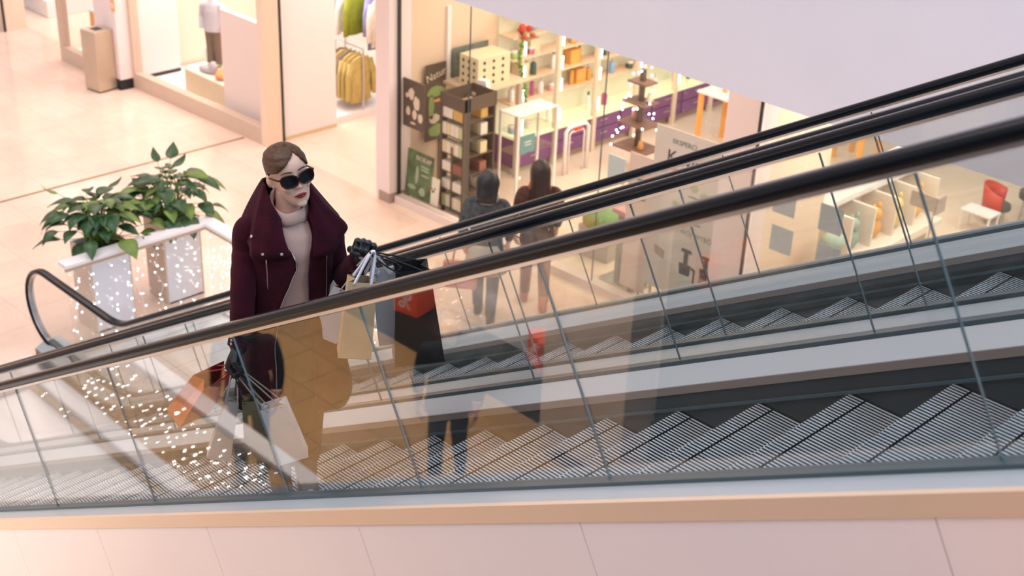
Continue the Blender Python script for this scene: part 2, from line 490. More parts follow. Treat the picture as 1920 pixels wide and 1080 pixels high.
A = escalator('escalator', 'near escalator carrying the woman in the burgundy coat, its black handrail crossing the whole view', 2.38, 3.637,
              [.75, 1.9, 3.1, 4.3, 5.466, 6.608, 7.766, 8.625, 9.511, 10.688], [.75, 1.9, 3.1, 4.3, 5.46, 6.62, 7.80, 8.661, 9.545, 10.6],
              M['glassnear'], M['glass'], -3.167 - .336*20)
B = escalator('escalator', 'far empty escalator behind the woman, beside the shop fronts, with the looped handrail end', 3.93, 5.19,
              [.75, 1.9, 3.1, 4.3, 5.4, 6.5, 7.514, 8.65, 9.563, 10.6], [.75, 1.9, 3.1, 4.3, 5.454, 6.635, 7.835, 8.72, 9.9],
              M['glass'], M['glass'], -3.09 - .336*20)
P = epath(0, xa=-11.6)
# outer decks, trims, cladding panels
o = MB(); esweep(o, sq(2.262, 2.352, .165, .181), P, 0); o.build('outer_deck', M['deck'], A)
o = MB(); esweep(o, sq(2.236, 2.2615, .128, .181), P, 0); o.build('deck_trim', M['decktrim'], A)
o = MB(); esweep(o, sq(3.666, 3.884, .160, .180), P, 0); o.build('centre_deck', M['deck'], A)
o = MB(); esweep(o, sq(5.219, 5.33, .165, .181), P, 0); o.build('outer_deck', M['deck'], B)
for k in range(1, 9):
    a, b = 11.683 - 1.092*k, 11.683 - 1.092*(k-1)
    if a < 2.4: continue
    MB().prism([inc(a+.0015, -1.25), inc(b-.0015, -1.25), inc(b-.0015, .127), inc(a+.0015, .127)], 'Y', 2.24, 2.256).build('cladding_panel', M['clad'], A)
    MB().prism([inc(a+.0015, -1.25), inc(b-.0015, -1.25), inc(b-.0015, .160), inc(a+.0015, .160)], 'Y', 5.32, 5.335).build('cladding_panel', M['clad'], B)
MB().prism([inc(2.9, -1.27), inc(10.9, -1.27), inc(10.9, -1.25), inc(2.9, -1.25)], 'Y', 2.24, 3.78).build('underside_panel', M['clad'], A)
MB().prism([inc(2.9, -1.27), inc(10.9, -1.27), inc(10.9, -1.25), inc(2.9, -1.25)], 'Y', 3.89, 5.335).build('underside_panel', M['clad'], B)
# upper landing floor
struct('floor_upper', MB().box((-.55, -.6, UPZ-.5), (3.5, 7.5, UPZ-.02)), M['floor'])
# ------------------------------------------------------------------ shop fronts
HC = 3.35
def bar(mb, a, b, z0, z1, t):
    """upright slab standing on the floor line a->b, thickness t behind it"""
    d = Vector((b[0]-a[0], b[1]-a[1])); d.normalize(); n = Vector((-d.y, d.x))*t
    return mb.prism([a, b, (b[0]+n.x, b[1]+n.y), (a[0]+n.x, a[1]+n.y)], 'Z', z0, z1)
def bmk(mb, name, m, **k): return struct(name, mb, m, **k)
# back and party walls
struct('wall_back', MB().box((-36, 19.6, 0), (0, 19.8, 4)), M['whitewall'])
struct('wall_far_left', MB().box((-22.62, 9.85, 0), (-22.06, 10.25, 4.4)), M['peach'])
o = struct('trim_3', MB().box((-22.06, 9.835, 0), (-22.03, 9.87, 4.4)), M['blackedge'])
struct('wall_pink_left', MB().box((-24.6, 12.3, 0), (-22.4, 12.5, 4)), mat('coral_wall', (.86, .50, .42), .5))
# window 1: orange gift shop
w1 = struct('window_1', bar(MB(), (-20.02, 9.862), (-18.86, 9.85), .0, .24, .12), M['sill'])
bar(MB(), (-20.12, 9.862), (-20.02, 9.862), 0, 4.4, .14).build('window_post', M['sill'], w1)
bar(MB(), (-20.02, 9.90), (-18.86, 9.89), .24, 4.2, .012).build('glass_pane', M['shopglass'], w1)
struct('floor_window_stage', MB().box((-20.0, 9.98, 0), (-18.8, 11.6, .18)), M['whitewall'])
struct('wall_window_back', MB().box((-20.3, 11.6, 0), (-18.7, 11.7, 4)), M['whitewall'])
struct('wall_column_left', MB().box((-18.86, 9.85, .16), (-18.22, 10.9, 4.4)), M['pinkwall'])
struct('baseboard_left', MB().box((-18.86, 9.84, 0), (-18.22, 10.9, .16)), M['black'])
MB()
s_ = tag(MB().box((-18.31, 9.842, 1.22), (-18.20, 9.85, 1.40)).build('wall_sign', mat('orange_sign', (.90, .42, .14), .5)), 'small orange notice fixed high on the pale column behind the waste bin', 'sign')
MB().box((-18.275, 9.838, 1.27), (-18.235, 9.842, 1.35)).build('printed_mark', M['whitewall'], s_)
# window 2: clothing shop window
w2 = struct('window_2', bar(MB(), (-18.20, 10.07), (-15.04, 10.205), 0, .24, .14), M['sill'])
bar(MB(), (-18.22, 10.06), (-18.16, 10.063), 0, 4.4, .14).build('window_post', M['sill'], w2)
bar(MB(), (-18.16, 10.11), (-15.06, 10.245), .24, 4.2, .012).build('glass_pane', M['shopglass'], w2)
struct('floor_window_display', MB().box((-18.43, 10.24, 0), (-15.06, 12.6, .10)), M['whitewall'])
struct('wall_window_side', MB().box((-18.55, 10.2, 0), (-18.43, 11.03, 4.2)), M['whitewall'])
struct('wall_window_side_beige', MB().box((-18.55, 11.03, 0), (-18.43, 12.6, 4.2)), M['peach'])
struct('baseboard_window', MB().box((-18.43, 10.25, .09), (-18.405, 12.4, .15)), M['sill'])
struct('wall_window_screen', MB().box((-16.28, 10.42, .1), (-15.1, 10.50, 1.62)), M['pinkwall'])
struct('wall_post_entrance', MB().box((-15.05, 10.2, 0), (-14.93, 10.50, 4.4)), M['peach'])
struct('trim_4', MB().box((-14.955, 10.47, 0), (-14.925, 10.51, 4.4)), M['blackedge'])
struct('wall_entrance', MB().box((-15.06, 10.52, 0), (-14.98, 11.46, 4.2)), M['whitewall'])
struct('baseboard_entrance', MB().box((-14.98, 10.53, 0), (-14.97, 11.46, .05)), mat('pale_wood_trim', (.74, .55, .33), .4))
# column between entrance and cosmetics window
struct('wall_column_middle', MB().box((-12.62, 10.27, .0), (-12.36, 10.62, 4.4)), M['pinkwall'])
struct('baseboard_middle', MB().box((-12.56, 10.26, 0), (-12.352, 10.60, .13)), M['taupe'])
struct('trim_5', MB().box((-12.36, 10.40, 0), (-12.335, 10.44, 4.4)), M['blackedge'])
# window 3: cosmetics shop
w3 = struct('window_3', bar(MB(), (-12.33, 10.33), (-7.5, 10.52), 0, .10, .13), M['pinksill'])
for a, b in ((-12.33, -11.10), (-11.09, -9.07), (-9.06, -7.5)):
    ya, yb = 10.37 + (a+12.33)*.039, 10.37 + (b+12.33)*.039
    pz = bar(MB(), (a, ya), (b, yb), .10, 3.9, .012); pz.mi = [0, 0, 0, 1, 0, 1]
    pz.build('glass_pane', [M['shopglass'], M['gasket']], w3)
struct('wall_party_cosmetics', MB().box((-12.56, 10.62, 0), (-12.42, 19.6, 4)), M['beige'])
struct('trim_6', MB().box((-12.42, 11.24, .25), (-12.38, 11.30, 2.4)), M['whitewall'])
struct('wall_column_right', MB().box((-7.48, 10.50, 0), (-7.08, 10.80, 4.4)), M['pinkwall'])
struct('trim_7', MB().box((-7.085, 10.485, 0), (-7.06, 10.51, 4.4)), M['blackedge'])
# window 4
w4 = struct('window_4', bar(MB(), (-7.05, 10.52), (-1.0, 10.75), 0, .10, .13), M['pinksill'])
bar(MB(), (-7.05, 10.54), (-1.0, 10.77), .10, 3.9, .012).build('glass_pane', M['shopglass'], w4)
struct('wall_party_right', MB().box((-7.30, 10.8, 0), (-7.12, 11.95, 4)), M['peach'])

# ---- things in and before the left windows
orange = mat('orange_card', (.90, .42, .10), .45)
def gift_box(loc, d, rz, label, ribbon=True, group=None):
    t = thing('gift_box', label, 'gift box', loc, rz, group)
    MB().box((-d[0]/2, -d[1]/2, 0), (d[0]/2, d[1]/2, d[2])).build('box_body', orange, t, bevel=.008)
    MB().box((-d[0]/2-.008, -d[1]/2-.008, d[2]), (d[0]/2+.008, d[1]/2+.008, d[2]+d[2]*.14)).build('lid', M['whitewall'], t, bevel=.006)
    if ribbon:
        MB().box((-.03, -d[1]/2-.012, 0), (.03, d[1]/2+.012, d[2]*1.15)).build('ribbon', M['whitewall'], t)
    return t
gs = thing('display_plinth', 'low white plinth inside the far left shop carrying a big orange box', 'plinth', (-22.9, 11.4, 0))
MB().box((-.55, -.6, 0), (.55, .6, .30)).build('plinth_body', M['whitewall'], gs, bevel=.01)
gift_box((-23.0, 11.3, .30), (.55, .45, .75), .1, 'big orange box with white diagonal band on the far left plinth')
def pedestal(loc, h, label):
    t = thing('display_pedestal', label, 'plinth', loc); MB().box((-.17, -.17, 0), (.17, .17, h)).build('pedestal_body', M['whitewall'], t, bevel=.006); return t
pedestal((-19.55, 10.35, .18), .42, 'taller white pedestal in the orange gift window, nearest the column')
pedestal((-19.95+.18, 10.75, .18), .16, 'shorter white pedestal in the orange gift window')
gift_box((-19.55, 10.35, .60), (.30, .26, .24), .2, 'orange box with white lid on the taller window pedestal')
gift_box((-19.77, 10.75, .34), (.24, .22, .20), -.1, 'orange box with white lid on the shorter window pedestal')
gift_box((-19.32, 10.13, .18), (.16, .14, .12), .3, 'small orange gift box lowest in the window beside the waste bin')
# waste bin
t = thing('waste_bin', 'tall square champagne coloured metal waste bin with a square hole on top', 'waste bin', (-18.47, 9.655, 0), R(9))
MB().box((-.17, -.165, .02), (.17, .165, .94)).build('bin_body', M['binmetal'], t, bevel=.008)
MB().box((-.155, -.15, 0), (.155, .15, .02)).build('bin_foot', M['black'], t)
MB().box((-.075, -.07, .936), (.075, .07, .9425)).build('bin_opening', M['black'], t)
# plinth and mannequin
t = thing('display_plinth', 'low pale wooden plinth under the mannequin in the clothing window', 'plinth', (0, 0, 0))
MB().box((-17.42, 10.48, .10), (-16.0, 11.02, .42)).build('plinth_body', mat('birch', (.80, .62, .40), .45, var=.04), t, bevel=.006)
MB().box((-17.43, 10.47, .42), (-15.99, 11.03, .45)).build('plinth_top', mat('birch_top', (.90, .80, .62), .4), t, bevel=.004)
def limb(pts, rad, lv=2, root=0): return skinmesh(pts, [(i, i+1) for i in range(len(pts)-1)], rad, lv, root)
def mannequin(loc, rz):
    t = thing('mannequin', 'mannequin in a white jacket and brown trousers standing on the wooden plinth', 'mannequin', loc, rz)
    def rg(a_, b_, z, cx=0): return [(cx+a_*math.cos(2*PI*i/24), b_*math.sin(2*PI*i/24), z) for i in range(24)]
    def bulk(mb, pts, rad):
        k = len(pts)-1; P_ = []; R_ = []
        for i in range(k):
            for q in range(6): P_.append(Vector(pts[i]).lerp(Vector(pts[i+1]), q/6)); R_.append(rad[i]+(rad[i+1]-rad[i])*q/6)
        P_.append(Vector(pts[-1])); R_.append(rad[-1]); mb.tube(P_, R_, 14); return mb
    lb = MB(); lb.loft([rg(.13, .17, .72), rg(.13, .17, .86), rg(.11, .14, .98)])
    bulk(lb, [(0, .095, .80), (.02, .10, .45), (0, .11, .08)], [.115, .10, .095]); bulk(lb, [(0, -.095, .80), (-.02, -.10, .45), (-.02, -.11, .08)], [.115, .10, .095])
    meobj('trousers', fuse([lb.mesh('l', M['black'])], .012), mat('brown_trousers', (.18, .12, .085), .8), t)
    jb = MB(); jb.loft([rg(.17, .22, .80), rg(.155, .20, 1.0), rg(.15, .19, 1.25), rg(.12, .19, 1.38), rg(.08, .10, 1.46), rg(.07, .07, 1.50)])
    bulk(jb, [(0, .12, 1.38), (0, .22, 1.34), (-.02, .27, 1.10), (.10, .25, .88)], [.07, .085, .07, .055]); bulk(jb, [(0, -.12, 1.38), (0, -.22, 1.34), (-.02, -.27, 1.10), (.08, -.25, .86)], [.07, .085, .07, .055])
    meobj('jacket', fuse([jb.mesh('j', M['black'])], .012), mat('pale_jacket', (.52, .48, .52), .8, bump=.3), t)
    bd = fuse([limb([(0, 0, 1.42), (0, 0, 1.56)], [.055, .05]), MB().ell((.01, 0, 1.68), (.10, .075, .125)).mesh('h', M['whitewall'])], .012)
    meobj('body', bd, M['whitewall'], t)
    for sy in (.10, -.10):
        MB().ell((.05, sy, .045), (.125, .045, .05)).build('shoe', mat('olive_shoe', (.35, .30, .12), .6), t, smooth=True)
    return t
mq = mannequin((-17.18, 10.88, .45), R(-60)); mq.scale = (.69, .69, .69)
t = thing('folded_sweater', 'orange knitted top lying over grey on the front of the wooden plinth', 'sweater', (-16.66, 10.70, .45), R(120))
MB().ell((0, 0, .06), (.22, .13, .07)).build('knit_body', mat('orange_knit', (.90, .30, .10), .9, bump=.6), t, smooth=True)
for sy in (-.12, .06): MB().tube([(.15, sy, .05), (.28, sy-.02, .04), (.36, sy+.02, .03)], .045).build('sleeve', bpy.data.materials['orange_knit'], t, smooth=True)
t = thing('ankle_boots', 'grey felt slipper boot lying beside the orange knit', 'boots', (-17.0, 10.62, .45), R(190))
MB().ell((0, 0, .05), (.18, .07, .055)).ell((-.12, 0, .10), (.07, .065, .10)).build('boot', mat('grey_felt', (.46, .42, .46), .9), t, smooth=True)
t = tag(MB().cbox((0, 0, .11), (.005, .16, .22)).build('price_card', M['whitewall']), 'white price card standing behind the mannequin on the plinth', 'card')
t.location = (-17.38, 10.92, .45); t.rotation_euler = (0, R(-12), R(-20))
t = thing('hanging_ornament', 'cluster of white hanging ornaments above the pale screen in the clothing window', 'ornament', (-15.5, 10.75, 1.45))
MB().lathe((0, 0, .02), [(.22, 0), (.20, .06), (.06, .20), (.02, .24)]).build('ornament_shade', M['whitewall'], t, smooth=True)
for k in range(5): MB().ell((random.uniform(-.25, .25), random.uniform(-.1, .2), .28+random.random()*.25), (.022,)*3, 8, 6).build('bulb', M['led'], t)

# ---- hanging clothes in the entrance
def garment(name, label, loc, rz, colr, L=.7, w=.42, sleeves=True, cat='jacket', fold=.03):
    t = thing(name, label, cat, loc, rz, None); t.scale = (.55, 1, 1)
    m = mat('cloth_'+name, colr, .9, var=.15, scale=12, bump=.4, bscale=25)
    rings = []
    n = 20
    for k, (z, ww, dd) in enumerate([(0, .05, .03), (-.03, .16, .04), (-.07, w*.5, .055), (-.2, w*.5, .07), (-.45*L-.1, w*.47, .075), (-L, w*.52, .085)]):
        rings.append([(math.cos(a)*dd*(1+fold*6*math.sin(7*a+k)), math.sin(a)*ww, z) for a in [2*PI*i/n for i in range(n)]])
    o = MB(); o.loft(rings); o.build('garment_body', m, t, smooth=True)
    if sleeves:
        for s in (-1, 1):
            MB().tube([(0, s*w*.47, -.08), (.02, s*(w*.5+.06), -.3), (.03, s*(w*.5+.07), -.62)], [.06, .055, .05], 10).build('sleeve', m, t, smooth=True)
    MB().tube([(0, 0, 0), (0, 0, .07), (.0, .03, .10), (0, .0, .125)], .004, 6).build('hanger_hook', M['steel'], t)
    return t
def rack(label, a, b, z):
    t = thing('clothes_rail', label, 'clothes rail', (a[0], a[1], 0))
    d = (b[0]-a[0], b[1]-a[1])
    MB().tube([(0, 0, z), (d[0], d[1], z)], .012).build('hanging_bar', M['steel'], t)
    for q in ((0, 0), d): MB().tube([(q[0], q[1], 0), (q[0], q[1], z)], .014).build('post', M['steel'], t)
    return t
rack('low clothes rail of yellow and taupe sweaters beside the entrance wall', (-15.75, 12.05), (-15.1, 12.05), 1.02)
yl = [(.56, .42, .14), (.54, .40, .13), (.60, .45, .17), (.30, .22, .16), (.56, .42, .15), (.28, .21, .15)]
ln = ['mustard sweater nearest the entrance wall end of the low rail', 'second mustard sweater on the low rail', 'mustard sweater in the middle of the low rail', 'taupe sweater between mustard ones on the low rail', 'mustard sweater at the inner end of the low rail', 'dark taupe sweater at the very end of the low rail']
for k in range(6): garment('sweater', ln[k], (-15.16-.10*k, 12.05, .90), R(90*0+8), yl[k], L=.68, w=.42, cat='sweater')
rack('high clothes rail of jackets in the clothing shop entrance', (-15.9, 12.35), (-14.6, 12.6), 1.82)
for nm, lab, lx, ly, c, L, ct in (
    ('jacket', 'olive green jacket hanging on the high rail', -15.62, 12.38, (.30, .34, .03), .62, 'jacket'),
    ('shirt', 'lilac blue shirt hanging next to the olive jacket', -15.46, 12.62, (.36, .36, .62), .85, 'shirt'),
    ('jacket', 'cream quilted jacket hanging in the entrance, nearer the lilac shirt', -15.18, 12.46, (.86, .74, .64), .72, 'jacket'),
    ('coat', 'cream coat hanging at the column end of the high rail', -14.86, 12.52, (.80, .68, .56), .80, 'coat'),
    ('trousers', 'black trousers hanging behind the cream jacket', -15.36, 12.72, (.015, .014, .015), 1.15, 'trousers'),
    ('coat', 'black coat hanging behind the cream coat', -15.02, 12.76, (.02, .02, .02), 1.1, 'coat'),
    ('shirt', 'white shirt hanging at the entrance wall end of the high rail', -15.78, 12.36, (.85, .78, .72), .6, 'shirt')):
    garment(nm, lab, (lx, ly, 1.70), R(8), c, L=L, cat=ct, sleeves=ct != 'trousers')
t = thing('shoe_bench', 'low white shelf bench under the hanging clothes', 'bench', (-14.9, 13.0, 0), R(10))
MB().box((-.6, -.25, .28), (.6, .25, .32)).build('bench_top', M['whitewall'], t, bevel=.006)
for sx in (-.5, .5): MB().box((sx-.03, -.22, 0), (sx+.03, .22, .28)).build('leg', M['whitewall'], t)
t = thing('shoe_bench', 'second low white shelf bench nearer the column', 'bench', (-14.0, 12.3, 0), R(10))
MB().box((-.5, -.2, .16), (.5, .2, .20)).build('bench_top', M['whitewall'], t, bevel=.006)
for sx in (-.4, .4): MB().box((sx-.03, -.18, 0), (sx+.03, .18, .16)).build('leg', M['whitewall'], t)
# ------------------------------------------------------------------ cosmetics shop
dkbrown = mat('dark_brown_board', (.105, .070, .045), .5)
cream = mat('cream_print', (.80, .66, .50), .6)
leafg = mat('leaf_print', (.30, .42, .12), .6)
poster_green = mat('green_photo_print', (.10, .17, .07), .45, var=.6, scale=6)
def board(name, label, c, wh, rot, m, cat='poster', th=.012):
    t = thing(name, label, cat, c); t.rotation_euler = rot
    MB().box((-wh[0]/2, -th/2, -wh[1]/2), (wh[0]/2, th/2, wh[1]/2)).build('board', m, t)
    return t
def blob(t, nm, x, z, rx, rz_, m, y=-.009, n=14, jit=.15):
    pts = [(x + rx*math.cos(2*PI*i/n)*(1+random.uniform(-jit, jit)), z + rz_*math.sin(2*PI*i/n)*(1+random.uniform(-jit, jit))) for i in range(n)]
    MB().prism(pts, 'Y', y-.002, y+.002).build(nm, m, t)
p = board('poster', 'dark brown poster with pale soap shapes hanging left in the cosmetics window', (-12.16, 10.50, 1.33), (.42, .62), (0, 0, 0), dkbrown)
for x, z, a, b in ((-.04, .14, .055, .075), (.06, .03, .06, .09), (-.12, .10, .03, .03), (-.10, -.10, .035, .06), (.02, -.12, .045, .06), (.13, -.14, .04, .06), (-.01, -.24, .05, .015)):
    blob(p, 'printed_shape', x, z, a, b, cream)
p = board('poster', 'tall dark poster with a big leaf and looped lettering on the cosmetics wall', (-12.36, 11.03, 1.20), (.34, 1.02), (0, 0, PI/2), dkbrown)
put_text('Natur', .14, cream, p, (0, -.009, .36), (PI/2, R(-14), 0))
for x, z, a, b, m_ in ((.0, .14, .15, .07, leafg), (-.08, -.05, .05, .16, leafg), (.05, .02, .10, .02, orange), (-.02, -.22, .09, .06, cream), (0, -.38, .12, .08, leafg)): blob(p, 'printed_shape', x, z, a, b, m_)
p = board('poster', 'grey green poster with rounded top on the wall behind the holed box', (-12.36, 11.62, 1.62), (.62, .46), (0, 0, PI/2), mat('grey_green_print', (.16, .19, .16), .5, var=.5, scale=5))
blob(p, 'printed_shape', .05, .1, .2, .06, mat('pale_print', (.5, .52, .5), .5))
p = board('poster', 'green poster leaning at the bottom left of the cosmetics window', (-12.13, 10.56, .39), (.52, .60), (R(-6), 0, 0), poster_green)
put_text('BIOKAP', .085, cream, p, (.08, -.009, .22), (PI/2, 0, 0))
for x, z, a, b in ((.12, .13, .10, .012), (.12, .09, .09, .012), (.13, .02, .08, .012), (-.02, .0, .03, .11), (-.1, -.18, .08, .03), (.1, -.2, .06, .05)): blob(p, 'printed_shape', x, z, a, b, mat('pale_green_print', (.42, .48, .30), .5))
p = board('poster', 'small cream card with a dog face beside the green leaning poster', (-11.83, 10.55, .27), (.20, .36), (R(-6), 0, 0), mat('cream_card', (.85, .78, .62), .5))
for x, z, a in ((-.03, .03, .012), (.03, .04, .012), (.0, .0, .018)): blob(p, 'printed_shape', x, z, a, a, M['black'])
blob(p, 'printed_shape', -.05, .02, .015, .02, mat('red_print', (.6, .1, .06), .5))

# brown product stand
t = thing('product_stand', 'dark brown cardboard product stand full of white cartons in the shop window', 'product stand', (-11.62, 10.92, 0))
W_, D_, H_ = .40, .54, 1.56
for sx in (-1, 1): MB().box((sx*W_/2-.015, -D_/2, .06), (sx*W_/2+.015, -D_/2+.10, H_)).build('side_panel', dkbrown, t)
MB().box((-W_/2, D_/2-.02, .06), (W_/2, D_/2, H_)).build('back_panel', dkbrown, t)
MB().box((-.012, -D_/2, .06), (.012, D_/2, .9)).build('divider', dkbrown, t)
for sx in (-1, 1):
    for sy in (-1, 1): MB().box((sx*.17-.02, sy*.24-.02, 0), (sx*.17+.02, sy*.24+.02, .08)).build('leg', M['black'], t)
shz = [.08, .32, .56, .80, 1.04, 1.26]
for z in shz: MB().box((-W_/2, -D_/2, z-.012), (W_/2, D_/2, z)).build('shelf', dkbrown, t)
hd = MB()
hd.box((-W_/2-.015, -D_/2-.01, 1.40), (W_/2+.015, -D_/2+.005, 1.57)).box((-W_/2-.015, D_/2-.015, 1.40), (W_/2+.015, D_/2, 1.57)).box((-W_/2-.015, -D_/2, 1.40), (-W_/2, D_/2, 1.57)).box((W_/2, -D_/2, 1.40), (W_/2+.015, D_/2, 1.57))
hd.build('header_box', dkbrown, t)
def carton(name, label, loc, d, m, group, cat='carton', lid=None):
    o = MB().box((-d[0]/2, -d[1]/2, 0), (d[0]/2, d[1]/2, d[2])).build(name, m); o.location = loc
    tag(o, label, cat, group); return o
whitec = [mat('white_carton', (.80, .72, .60), .5), mat('cream_carton', (.74, .62, .38), .5), mat('green_carton', (.52, .56, .30), .5), mat('amber_carton', (.62, .40, .10), .5), mat('maroon_carton', (.30, .10, .07), .5)]
shn = ['bottom', 'second lowest', 'third', 'fourth', 'fifth', 'top']
for k, z in enumerate(shz):
    n = 5 if k in (0, 3, 4) else 2
    for fr in (0, 1):
        for i in range(n):
            x = -.15 + (.30/(n-1) if n > 1 else 0)*i
            if n == 2: x = -.095 + .19*i
            mi = 0 if k in (1, 2) else random.choice([0, 0, 1, 0, 2] if k < 5 else [1, 3, 0])
            if k == 2 and i == 1: mi = 4
            if k == 5: mi = 3 if i else 0
            hh = .15 if n == 5 else .12
            yy = -.205 if fr == 0 else .10
            nm = ('white', 'cream', 'green', 'amber', 'maroon')[mi]
            side = 'front row' if fr == 0 else 'rear row'
            carton('carton', f'{nm} carton in the {side} of the {shn[k]} shelf of the brown product stand', (-11.62+x, 10.92+yy, z), (.068 if n == 5 else .17, .11, hh), whitec[mi], 'cartons on the brown product stand')
# holed display box and its low shelf
t = thing('display_box', 'cream display box punched with rows of dark round holes beside the brown stand', 'display box', (-11.98, 11.52, 1.46), R(0))
MB().box((-.17, -.28, 0), (.17, .28, .40)).build('box_body', mat('cream_box', (.78, .66, .42), .5), t, bevel=.008)
dots = MB()
for iy in range(3):
    for iz in range(4):
        y, z = -.17+.16*iy, .06+.09*iz
        dots.loft([[(.168, y+.022*math.cos(a), z+.022*math.sin(a)) for a in [2*PI*i/10 for i in range(10)]], [(.173, y+.022*math.cos(a), z+.022*math.sin(a)) for a in [2*PI*i/10 for i in range(10)]]])
        x = -.10+.10*iy
        dots.loft([[(x+.018*math.cos(a), -.278, z+.022*math.sin(a)) for a in [2*PI*i/10 for i in range(10)]], [(x+.018*math.cos(a), -.283, z+.022*math.sin(a)) for a in [2*PI*i/10 for i in range(10)]]])
dots.build('round_holes', M['black'], t)
t = thing('wall_shelf', 'pale shelf under the holed display box on the cosmetics wall', 'shelf', (-12.1, 11.6, 1.42))
MB().box((-.30, -.45, 0), (.34, .45, .04)).build('shelf_board', mat('pale_wood', (.74, .58, .40), .45), t)
MB().box((-.30, -.45, -1.42), (-.26, .45, 0)).build('back_panel', M['beige'], t)
t = thing('leaflet_holder', 'white leaflet holder standing in front of the holed box', 'leaflet holder', (-11.78, 11.30, 1.46), R(20))
MB().prism([(-.10, 0), (.10, 0), (.06, .14), (-.06, .14)], 'Y', -.05, .05).build('holder', M['whitewall'], t)

# long cosmetics wall: purple drawers, lit counter, shelves
purple = mat('purple_lacquer', (.20, .075, .22), .35)
lime = mat('lime_counter', (.74, .78, .50), .3, emit=.3)
wallu = thing('shelving_unit', 'long cosmetics shelving wall with purple drawers and glowing lime counter', 'shelving unit', (-12.42, 12.15, 0))
def wl(mb, nm, m, **k): return mb.build(nm, m, wallu, **k)
LY = 4.9
wl(MB().box((.0, 0, .10), (.40, LY, .50)), 'drawer_carcass', purple)
wl(MB().box((.0, 0, 0), (.34, LY, .10)), 'kick_board', M['taupe'])
for k in range(7):
    y = .03 + k*.70
    for z in (.12, .315):
        d = wl(MB().box((.40, y, z), (.42, y+.67, z+.18)), 'drawer', purple, bevel=.004)
        MB().box((.42, y+.26, z+.10), (.435, y+.40, z+.115)).build('handle', M['steel'], d)
wl(MB().box((.0, 0, .50), (.45, LY, .53)), 'counter', lime)
wl(MB().box((.0, 0, .53), (.03, LY, 2.4)), 'back_panel', mat('lime_panel', (.78, .76, .58), .5, emit=.05))
for z in (.98, 1.28, 1.58, 1.88, 2.18): wl(MB().box((.03, 0, z-.02), (.30, LY, z)), 'shelf', mat('peach_shelf', (.85, .62, .42), .35))
for y in (.02, .74, 1.52, 2.4, 3.3, 4.2):
    wl(MB().box((.40, y-.035, 0), (.46, y+.035, 2.5)), 'upright', mat('cream_upright', (.80, .66, .50), .4))
    for z in (.62, 1.05, 1.36, 1.68): wl(MB().tube([(.44, y+.07, z), (.44, y+.07, z+.17)], .010, 8), 'strip_light', M['tubelight'])
def bottle_meshes():
    out = []
    for kind, prof, cap in (('pump bottle', [(.03, 0), (.033, .01), (.033, .12), (.012, .15)], [(.010, .15), (.010, .19), (.022, .19), (.022, .20)]),
                            ('jar', [(.04, 0), (.042, .01), (.042, .06)], [(.043, .06), (.043, .085)]),
                            ('slim bottle', [(.022, 0), (.024, .01), (.024, .15), (.012, .18)], [(.013, .18), (.013, .22)]),
                            ('tube', [(.012, 0), (.024, .03), (.026, .15), (.004, .17)], [(.014, -.0), (.014, .02)])):
        out.append((kind, MB().lathe((0, 0, 0), prof, 12).mesh('b', M['whitewall'], True), MB().lathe((0, 0, 0), cap, 12).mesh('c', M['whitewall'], True)))
    return out
bms = bottle_meshes()
bcol = {'white': (.85, .80, .76), 'amber': (.70, .36, .08), 'blue': (.25, .45, .68), 'pink': (.80, .40, .42), 'green': (.30, .48, .14), 'dark green': (.05, .10, .07), 'magenta': (.48, .08, .22)}
bmat = {k: mat('bottle_'+k.replace(' ', '_'), v, .25) for k, v in bcol.items()}
cache = {}
def bottle(ki, cn, loc, label, group):
    kind, bm_, cm_ = bms[ki]
    key = (ki, cn)
    if key not in cache:
        a = bm_.copy(); a.materials.clear(); a.materials.append(bmat[cn])
        b = cm_.copy(); b.materials.clear(); b.materials.append(bmat['white'] if ki != 2 else bmat['dark green'])
        cache[key] = (a, b)
    a, b = cache[key]
    o = bpy.data.objects.new('bottle', a); COL.objects.link(o); o.location = loc; o.scale = (1.3, 1.3, 1.2)
    c = bpy.data.objects.new('cap', b); COL.objects.link(c); c.parent = o
    tag(o, label, 'bottle', group)
shelfname = {.53: 'glowing lime counter', .98: 'lowest peach shelf', 1.28: 'second peach shelf', 1.58: 'third peach shelf', 1.88: 'fourth peach shelf'}
for z, nm in shelfname.items():
    for k in range(25 if z > .6 else 12):
        if random.random() < .12: continue
        ki = random.randrange(4); cn = random.choice(['white', 'white', 'white', 'pink', 'amber', 'blue', 'green', 'dark green', 'magenta'])
        y = 12.26 + (.185 if z > .6 else .38)*k + random.uniform(-.05, .05)
        if min(abs(y-12.15-q) for q in (.02, .74, 1.52, 2.4, 3.3, 4.2)) < .07: continue
        bottle(ki, cn, (-12.42+.20, y, z), f'{cn} {bms[ki][0]} standing on the {nm} of the cosmetics wall', f'{cn} {bms[ki][0]}s on the {nm}')
for k, (y, z, c) in enumerate(((12.5, 1.58, 'peach_shelf'), (13.3, 1.28, 'orange_card'), (13.45, .98, 'orange_card'), (14.2, 1.28, 'cream_box'), (12.3, 1.28, 'cream_box'))):
    carton('carton', ['peach carton on the third peach shelf of the cosmetics wall', 'orange carton on the second peach shelf of the cosmetics wall', 'orange carton on the lowest peach shelf of the cosmetics wall', 'cream carton on the second peach shelf towards the back', 'cream carton on the second peach shelf nearest the window'][k], (-12.25, y+.13, z), (.14, .18, .20), bpy.data.materials[c], None)
